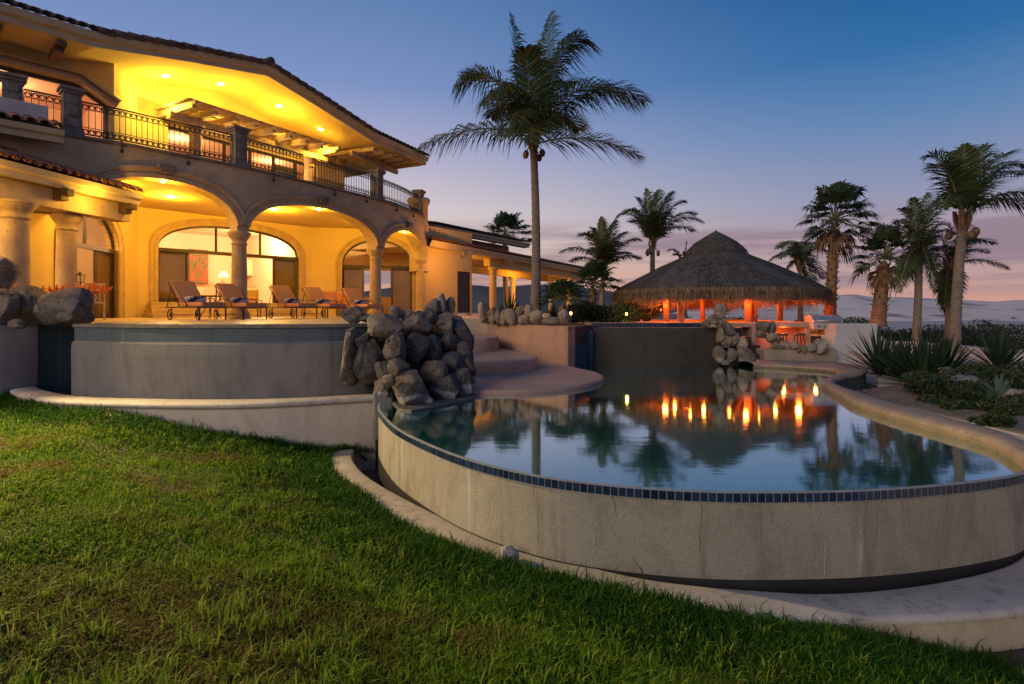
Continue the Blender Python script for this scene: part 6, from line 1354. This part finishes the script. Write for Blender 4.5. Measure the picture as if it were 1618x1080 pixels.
# white grill wall and grill
gw = thing('grill_wall', (10.1, 16.7, .1), 'white plaster wall holding the grill, stepping down to the right', 'garden wall')
mb = MB(); mb.prism([(9.22, 16.3), (10.66, 16.5), (10.66, 17.0), (9.22, 17.0)], -.1, .76); mb.build('base', m_white, gw, bevel=.02)
mb = MB(); mb.prism([(9.3, 16.36), (10.63, 16.55), (10.63, 16.95), (9.3, 16.95)], .75, 1.12); mb.build('top', m_white, gw, bevel=.02)
mb = MB(); mb.add([(10.66, 16.5, -.1), (11.5, 16.6, -.1), (11.5, 16.6, .42), (11.2, 16.57, .45), (10.66, 16.5, .76), (10.66, 16.9, -.1), (11.5, 17.0, -.1), (11.5, 17.0, .42), (11.2, 16.97, .45), (10.66, 16.9, .76)], [(0, 1, 2, 3, 4), (9, 8, 7, 6, 5), (4, 3, 8, 9), (3, 2, 7, 8), (2, 1, 6, 7)]); mb.build('sloping_end', m_white, gw)
gr_ = thing('grill', (9.3, 17.1, 1.0), 'stainless steel barbecue grill with a closed hood on the white wall', 'grill')
mb = MB(); gx0, gx1 = 8.95, 9.85; pr = [(-.28, 1.13), (-.28, 1.2), (-.12, 1.34), (.2, 1.36), (.3, 1.13)]
mb.add([(gx0, 17.2 + y, z_) for y, z_ in pr] + [(gx1, 17.2 + y, z_) for y, z_ in pr], [(0, 1, 2, 3, 4), (9, 8, 7, 6, 5)] + [(i, (i + 1) % 5, 5 + (i + 1) % 5, 5 + i) for i in range(5)]); mb.build('hood', m_steel, gr_, bevel=.02)
mb = MB(); mb.box((9.4, 17.2, 1.03), (.94, .6, .2)); mb.build('body', m_steel, gr_, bevel=.01)
mb = MB(); mb.tube([(9.05, 16.86, 1.19), (9.75, 16.86, 1.19)], .016, 8); mb.build('handle', m_steel, gr_, smooth=True)
for x in (9.1, 9.3, 9.5, 9.7): mb = MB(); mb.tube([(x, 16.91, 1.02), (x, 16.86, 1.02)], .025, 10); mb.build('knob', m_iron, gr_)
# low pink garden wall at the right
gl = smooth_line(v2([(10.7, 18.2), (11.8, 17.4), (12.2, 16.3), (11.9, 14.6), (11.2, 13.2), (11.0, 12.2), (11.8, 11.0)]), 8)
mb = MB(); mb.loft([lev(offs(gl, .12), -.1), lev(offs(gl, .12), .52), lev(offs(gl, .06), .56), lev(offs(gl, -.1), .56), lev(offs(gl, -.14), .5), lev(offs(gl, -.14), -.1)])
tag(mb.build('garden_wall', m_white, smooth=True), 'low winding pinkish garden wall behind the yuccas at the right', 'garden wall')
# rope safety net behind the palapa
nt_ = thing('rope_net', Q(1200, 500, 25), 'fine dark rope net hanging behind the thatched bar', 'net'); mb = MB()
for i in range(52): px = 1135 + i * 3.1; a = Q(px, 505, 25); mb.tube([a, a + Vector((0, 0, .95))], .0055, 3, caps=False)
for j in range(12): a = Q(1135, 505, 25); mb.tube([a + Vector((0, 0, .04 + .083 * j)), Q(1135 + 51 * 3.1, 505, 25) + Vector((0, 0, .04 + .083 * j))], .005, 3, caps=False)
mb.build('mesh', m_wire, nt_, fix=False)
# path lights
for i, (px, py, D, lab) in enumerate(((902, 495, 17.4, 'small lit path light between the planter stones and the dark bushes'), (990, 496, 18.6, 'small lit path light in front of the bushes left of the thatched roof'))):
    c = Q(px, py, D); t = thing('path_light', (c.x, c.y, 1.1), lab, 'path light', 'path lights'); mb = MB(); mb.tube([(c.x, c.y, 1.08), (c.x, c.y, c.z - .06)], .015, 6); mb.build('stake', m_iron, t); mb = MB(); mb.lathe([(.001, .12), (.07, .07), (.075, .06), (.001, .065)], (c.x, c.y, c.z), 12); mb.build('hat', m_iron, t); mb = MB(); mb.lathe([(.001, -.05), (.035, -.03), (.035, .04), (.001, .06)], (c.x, c.y, c.z), 10); mb.build('bulb', m_path, t, smooth=True)
    lamp((c.x, c.y - .12, c.z), 4.0, (1.0, .55, .15), .04)

# ================================================================ furniture on the terrace
def make_lounger():
    t = thing('sun_lounger', (0, 0, 0), 'x', 'sun lounger', 'sun loungers in a row on the terrace')
    fr = MB(); w_ = .33
    for s_ in (-1, 1):
        fr.tube([(s_ * w_, .02, .34), (s_ * w_, 1.2, .34), (s_ * w_, 1.95, .34)], .018, 6)
        fr.tube([(s_ * w_, 1.15, .34), (s_ * w_, 1.80, .98), (s_ * w_, 1.84, 1.0)], .016, 6)
        fr.tube([(s_ * w_, .75, .34), (s_ * (w_ + .05), .75, .5), (s_ * (w_ + .05), .85, .58), (s_ * (w_ + .05), 1.3, .58), (s_ * w_, 1.36, .54)], .014, 6)
        fr.tube([(s_ * w_, 1.9, .34), (s_ * w_, 1.66, .80)], .012, 5)
    for y, z_ in ((.02, .34), (.7, .34), (1.95, .34)): fr.tube([(-w_, y, z_), (w_, y, z_)], .014, 6)
    fr.tube([(-w_, 1.84, 1.0), (w_, 1.84, 1.0)], .016, 6); fr.tube([(-w_, 1.65, .14), (w_, 1.65, .14)], .012, 6); fr.build('frame', m_iron, t, smooth=True)
    for s_ in (-1, 1):
        mb = MB(); mb.tube([(s_ * w_, .10, 0), (s_ * w_, .10, .34)], .020, 6); mb.build('leg', m_iron, t); mb = MB(); mb.tube([(s_ * w_, 1.65, .1), (s_ * w_, 1.60, .34)], .016, 6); mb.build('leg', m_iron, t)
        mb = MB(); rim = [(s_ * (w_ + .03), 1.65 + .135 * math.cos(R(a)), .14 + .135 * math.sin(R(a))) for a in range(0, 361, 18)]; mb.tube(rim, .016, 6, caps=False)
        for k in range(3): a = R(60 * k + 15); mb.tube([(s_ * (w_ + .03), 1.65 + .13 * math.cos(a), .14 + .13 * math.sin(a)), (s_ * (w_ + .03), 1.65 - .13 * math.cos(a), .14 - .13 * math.sin(a))], .008, 4)
        mb.build('wheel', m_iron, t, smooth=True)
    mb = MB(); mb.box((0, .60, .405), (.62, 1.14, .10)); mb.build('seat_cushion', m_cushion, t, bevel=.03)
    mb = MB(); mb.box((0, .59, .46), (.60, 1.12, .02)); mb.box((0, .022, .40), (.60, .02, .12)); mb.build('seat_cover', m_stripe, t, bevel=.008)
    mb = MB(); a = Vector((0, 1.14, .43)); b = Vector((0, 1.80, 1.04)); mb.bar(a, b, .62, .09, up=Vector((0, 0, 1))); mb.build('backrest', m_stripe, t, bevel=.03)
    return t
lg = make_lounger(); proto_t = None
spots = [(-8.75, 15.05, 54, .97, 'nearest sun lounger with a striped back, leftmost of the row on the terrace'), (-8.3, 16.5, 52, .97, 'second striped sun lounger from the left, in front of the left round column'), (-7.55, 18.45, 49, 1.0, 'third striped sun lounger, in the middle of the row'), (-6.98, 19.75, 47, 1.0, 'fourth striped sun lounger, next to the last one on the right'), (-5.95, 20.85, 44, 1.0, 'last striped sun lounger, at the right end of the row by the slim column')]
tw0 = None
for i, (x, y, a, sc, lab) in enumerate(spots):
    o = lg if i == 0 else copy_tree(lg); th = R(a); fx, fy = x + 1.84 * math.sin(th) * sc, y - 1.84 * math.cos(th) * sc
    o.location = (fx, fy, FZ); o.rotation_euler = (0, 0, th); o.scale = (sc,) * 3; o['label'] = lab
    if tw0 is None:
        mb = MB(); mb.tube([(-.25, 0, .07), (.25, 0, .07)], .07, 14); mb.tube([(-.235, -.02, .12), (.235, -.02, .12)], .035, 10); tw0 = mb.build('rolled_towel', m_towel, base=(0, 0, 0), smooth=True); w_ = tw0
    else: w_ = tw0.copy(); COL.objects.link(w_)
    p = Vector((fx, fy, 0)) + Vector((-math.sin(th), math.cos(th), 0)) * 1.02 * sc
    w_.location = (p.x, p.y, FZ + .47 * sc); w_.rotation_euler = (0, 0, th); tag(w_, 'rolled blue and white towel on the ' + ['leftmost', 'second', 'middle', 'fourth', 'last'][i] + ' sun lounger', 'towel', 'rolled towels on the loungers')
# things seen on the porch and in the lit room
def armchair(c, rz, lab, mat):
    t = thing('armchair', c, lab, 'armchair', 'cushioned chairs on the porch'); c = Vector(c); Mx = Matrix.Rotation(rz, 3, 'Z'); T = lambda x, y, z_: c + Mx @ Vector((x, y, z_))
    mb = MB(); mb.box(T(0, 0, .38), (.6, .6, .16), rz); mb.build('seat', mat, t, bevel=.04)
    mb = MB(); mb.box(T(0, .3, .72), (.6, .14, .6), rz); mb.build('backrest', mat, t, bevel=.05)
    mb = MB(); mb.box(T(0, .18, .58), (.42, .14, .32), rz); mb.build('pillow', m_cushion, t, bevel=.05)
    for x in (-.27, .27):
        for y in (-.27, .27): mb = MB(); mb.tube([T(x, y, 0), T(x, y, .32)], .02, 6); mb.build('leg', m_iron, t)
        mb = MB(); mb.tube([T(x * 1.15, -.27, .32), T(x * 1.15, -.25, .6), T(x * 1.15, .28, .62)], .016, 6); mb.build('armrest', m_iron, t)
c = Q(523, 497, 22.3); armchair((c.x, c.y, FZ), .5, 'peach cushioned armchair between the fourth and the last lounger', m_cushion)
c = Q(410, 497, 20.5); armchair((c.x - .3, c.y, FZ), .6, 'mustard cushioned armchair behind the round column', m_sofa)
c = Q(540, 497, 23.2); armchair((c.x + .1, c.y, FZ), .2, 'second peach armchair with a red pillow, behind the last lounger', m_cushion)
tb = thing('round_table', (0, 0, 0), 'small round iron table between the first and second lounger', 'table'); c = Q(332, 497, 17.2); tb.location = (c.x, c.y, FZ); ORI[tb.name] = Vector((c.x, c.y, FZ))
mb = MB(); mb.lathe([(.001, .66), (.38, .66), (.4, .68), (.38, .7), (.001, .7)], (c.x, c.y, FZ), 24); mb.build('tabletop', m_wood, tb, smooth=False)
for k in range(4): a = .4 + k * 1.571; mb = MB(); mb.tube([(c.x + .3 * math.cos(a), c.y + .3 * math.sin(a), FZ), (c.x + .1 * math.cos(a), c.y + .1 * math.sin(a), FZ + .35), (c.x + .3 * math.cos(a), c.y + .3 * math.sin(a), FZ + .66)], .014, 6); mb.build('leg', m_iron, tb)
din = -dn                                 # into the house, square to the big door
def inroom(px, D, z_): q = Q(px, 490, D); return Vector((q.x, q.y, z_))
az2 = math.atan2(dd.y, dd.x)
bw = K1 + din * 6.2                       # back wall line of the big room
def on_back(px, gap=.06):
    for t in np.arange(-2, 10, .01):
        p = bw + dd * t - din * gap
        if CX + F * p.x / p.y >= px: return p
pp = on_back(313); s_ = F / pp.y
pt = thing('painting', (pp.x, pp.y, EYE + .7), 'tall framed abstract painting in green and orange hanging in the lit room', 'painting'); zc = EYE + (HY - 421) / s_
mb = MB(); mb.box((pp.x, pp.y, zc), (.86, .05, 1.62), az2); mb.build('frame', m_wood, pt); mb = MB(); q = pp - din * .035; mb.box((q.x, q.y, zc), (.80, .03, 1.56), az2); mb.build('canvas', m_paint, pt)
lp = on_back(353, .9); s_ = F / lp.y; zt_ = EYE + (HY - 452) / s_
sd_ = thing('side_table', (lp.x, lp.y, FZ + .5), 'dark side table carrying the lamp in the lit room', 'table'); mb = MB(); mb.box((lp.x, lp.y, zt_ - .03), (.6, .5, .05), az2); mb.build('tabletop', m_wood, sd_)
for x in (-.25, .25):
    for y in (-.2, .2): mb = MB(); q = lp + dd * x + din * y; mb.box((q.x, q.y, (FZ + .5 + zt_ - .05) / 2), (.05, .05, zt_ - .05 - FZ - .5), az2); mb.build('leg', m_wood, sd_)
tl_ = thing('table_lamp', (lp.x, lp.y, zt_), 'lit table lamp with a cream shade beside the painting', 'lamp'); mb = MB(); mb.lathe([(.09, 0), (.09, .02), (.03, .06), (.08, .2), (.09, .3), (.03, .42), (.015, .5)], (lp.x, lp.y, zt_), 14); mb.build('base', m_stone, tl_, smooth=True); mb = MB(); mb.lathe([(.24, .46), (.1, .72)], (lp.x, lp.y, zt_), 20); mb.build('shade', m_shade, tl_, smooth=True); lamp((lp.x, lp.y, zt_ + .6), 18, IN, .06)
kt = on_back(420, .25); s_ = F / kt.y
kc = thing('kitchen_cabinet', (kt.x, kt.y, EYE + .9), 'cream kitchen wall cabinets with glass doors in the lit room', 'cabinet')
mb = MB(); zc = EYE + (HY - 424) / s_; mb.box((kt.x, kt.y, zc), (2.3, .35, .82), az2); mb.build('body', m_cabinet, kc)
for k in range(4):
    q = kt + dd * (-.84 + .56 * k) - din * .19; mb = MB(); mb.box((q.x, q.y, zc), (.52, .03, .76), az2); dr_ = mb.build('door', m_cabinet, kc)
    if k >= 2:
        mb = MB()
        for ii in (-1, 1):
            for jj in (-1, 0, 1): g2 = q + dd * .115 * ii - din * .02; mb.box((g2.x, g2.y, zc + jj * .24), (.17, .01, .19), az2)
        mb.build('pane', m_glass_refl, dr_)
q = kt - din * .3; cn_ = thing('kitchen_counter', (q.x, q.y, FZ + .5), 'pale kitchen counter under the wall cabinets in the lit room', 'counter'); mb = MB(); mb.box((q.x, q.y, FZ + .93), (2.8, .6, .86), az2); mb.build('body', m_cabinet, cn_); mb = MB(); mb.box((q.x, q.y, FZ + 1.38), (2.9, .66, .05), az2); mb.build('worktop', m_stone, cn_)
# big pot of red bromeliads, lantern
c = Q(122, 497, 12.9); pot = thing('flower_pot', (c.x, c.y, FZ), 'stone pot of red spiky bromeliads on the porch behind the corner boulders', 'potted plant')
mb = MB(); mb.lathe([(.22, 0), (.24, .03), (.30, .3), (.34, .5), (.38, .53), (.38, .57), (.3, .57), (.28, .5), (.001, .48)], (c.x, c.y, FZ), 24); mb.build('pot', m_stone, pot, smooth=True)
rnd = random.Random(8); LV, LQ, LT = [], [], []
for k in range(280):
    b0 = Vector((c.x + rnd.uniform(-.58, .58), c.y + rnd.uniform(-.35, .35), FZ + .60 + rnd.uniform(0, .13))); a = rnd.uniform(0, 6.28); el = rnd.uniform(.1, 1.2); d = Vector((math.cos(a) * math.cos(el), math.sin(a) * math.cos(el), math.sin(el))); L = rnd.uniform(.14, .27); s2 = Vector((-math.sin(a), math.cos(a), 0)) * .02; k_ = len(LV); m1 = b0 + d * L * .5; e = b0 + d * L - Vector((0, 0, .03)); LV.extend([b0 - s2 * .7, b0 + s2 * .7, m1 + s2, m1 - s2, e]); LQ.append((k_, k_ + 1, k_ + 2, k_ + 3)); LT.append((k_ + 3, k_ + 2, k_ + 4))
fast_mesh('leaves', [tuple(v) for v in LV], LQ, LT, m_brom, pot)
c = Q(127, 446, 13.6); lt_ = thing('lantern', (c.x, c.y, FZ), 'small black lantern on a thin stand behind the red bromeliads', 'lantern'); mb = MB(); mb.tube([(c.x, c.y, FZ), (c.x, c.y, c.z)], .015, 6); mb.lathe([(.15, 0), (.02, .03)], (c.x, c.y, FZ), 12); mb.build('stand', m_iron, lt_)
mb = MB()
for k in range(4): a = .785 + k * 1.571; mb.tube([(c.x + .07 * math.cos(a), c.y + .07 * math.sin(a), c.z), (c.x + .08 * math.cos(a), c.y + .08 * math.sin(a), c.z + .17)], .008, 4)
mb.lathe([(.08, 0), (.08, .015)], c, 4, a0=.785, a1=.785 + 2 * math.pi); mb.lathe([(.12, .17), (.03, .24), (.001, .26)], c, 4, a0=.785, a1=.785 + 2 * math.pi); mb.build('cage', m_iron, lt_)
c0 = Q(150, 497, 14.8); pc_ = thing('porch_chair', (c0.x, c0.y, FZ), 'wooden porch chair standing behind the flower pot by the sliding door', 'chair')
mb = MB(); mb.box((c0.x, c0.y, FZ + .45), (.46, .46, .05), .6); mb.build('seat', m_beam, pc_)
for x, y in ((-.2, -.2), (.2, -.2), (-.2, .2), (.2, .2)): q = Matrix.Rotation(.6, 3, 'Z') @ Vector((x, y, 0)); mb = MB(); mb.box((c0.x + q.x, c0.y + q.y, FZ + .22), (.04, .04, .44), .6); mb.build('leg', m_beam, pc_)
mb = MB(); q = Matrix.Rotation(.6, 3, 'Z')
for k in range(5): v = q @ Vector((-.2 + .1 * k, .21, 0)); mb.box((c0.x + v.x, c0.y + v.y, FZ + .7), (.035, .03, .46), .6)
v = q @ Vector((0, .21, 0)); mb.box((c0.x + v.x, c0.y + v.y, FZ + .93), (.46, .04, .07), .6); mb.build('backrest', m_beam, pc_)
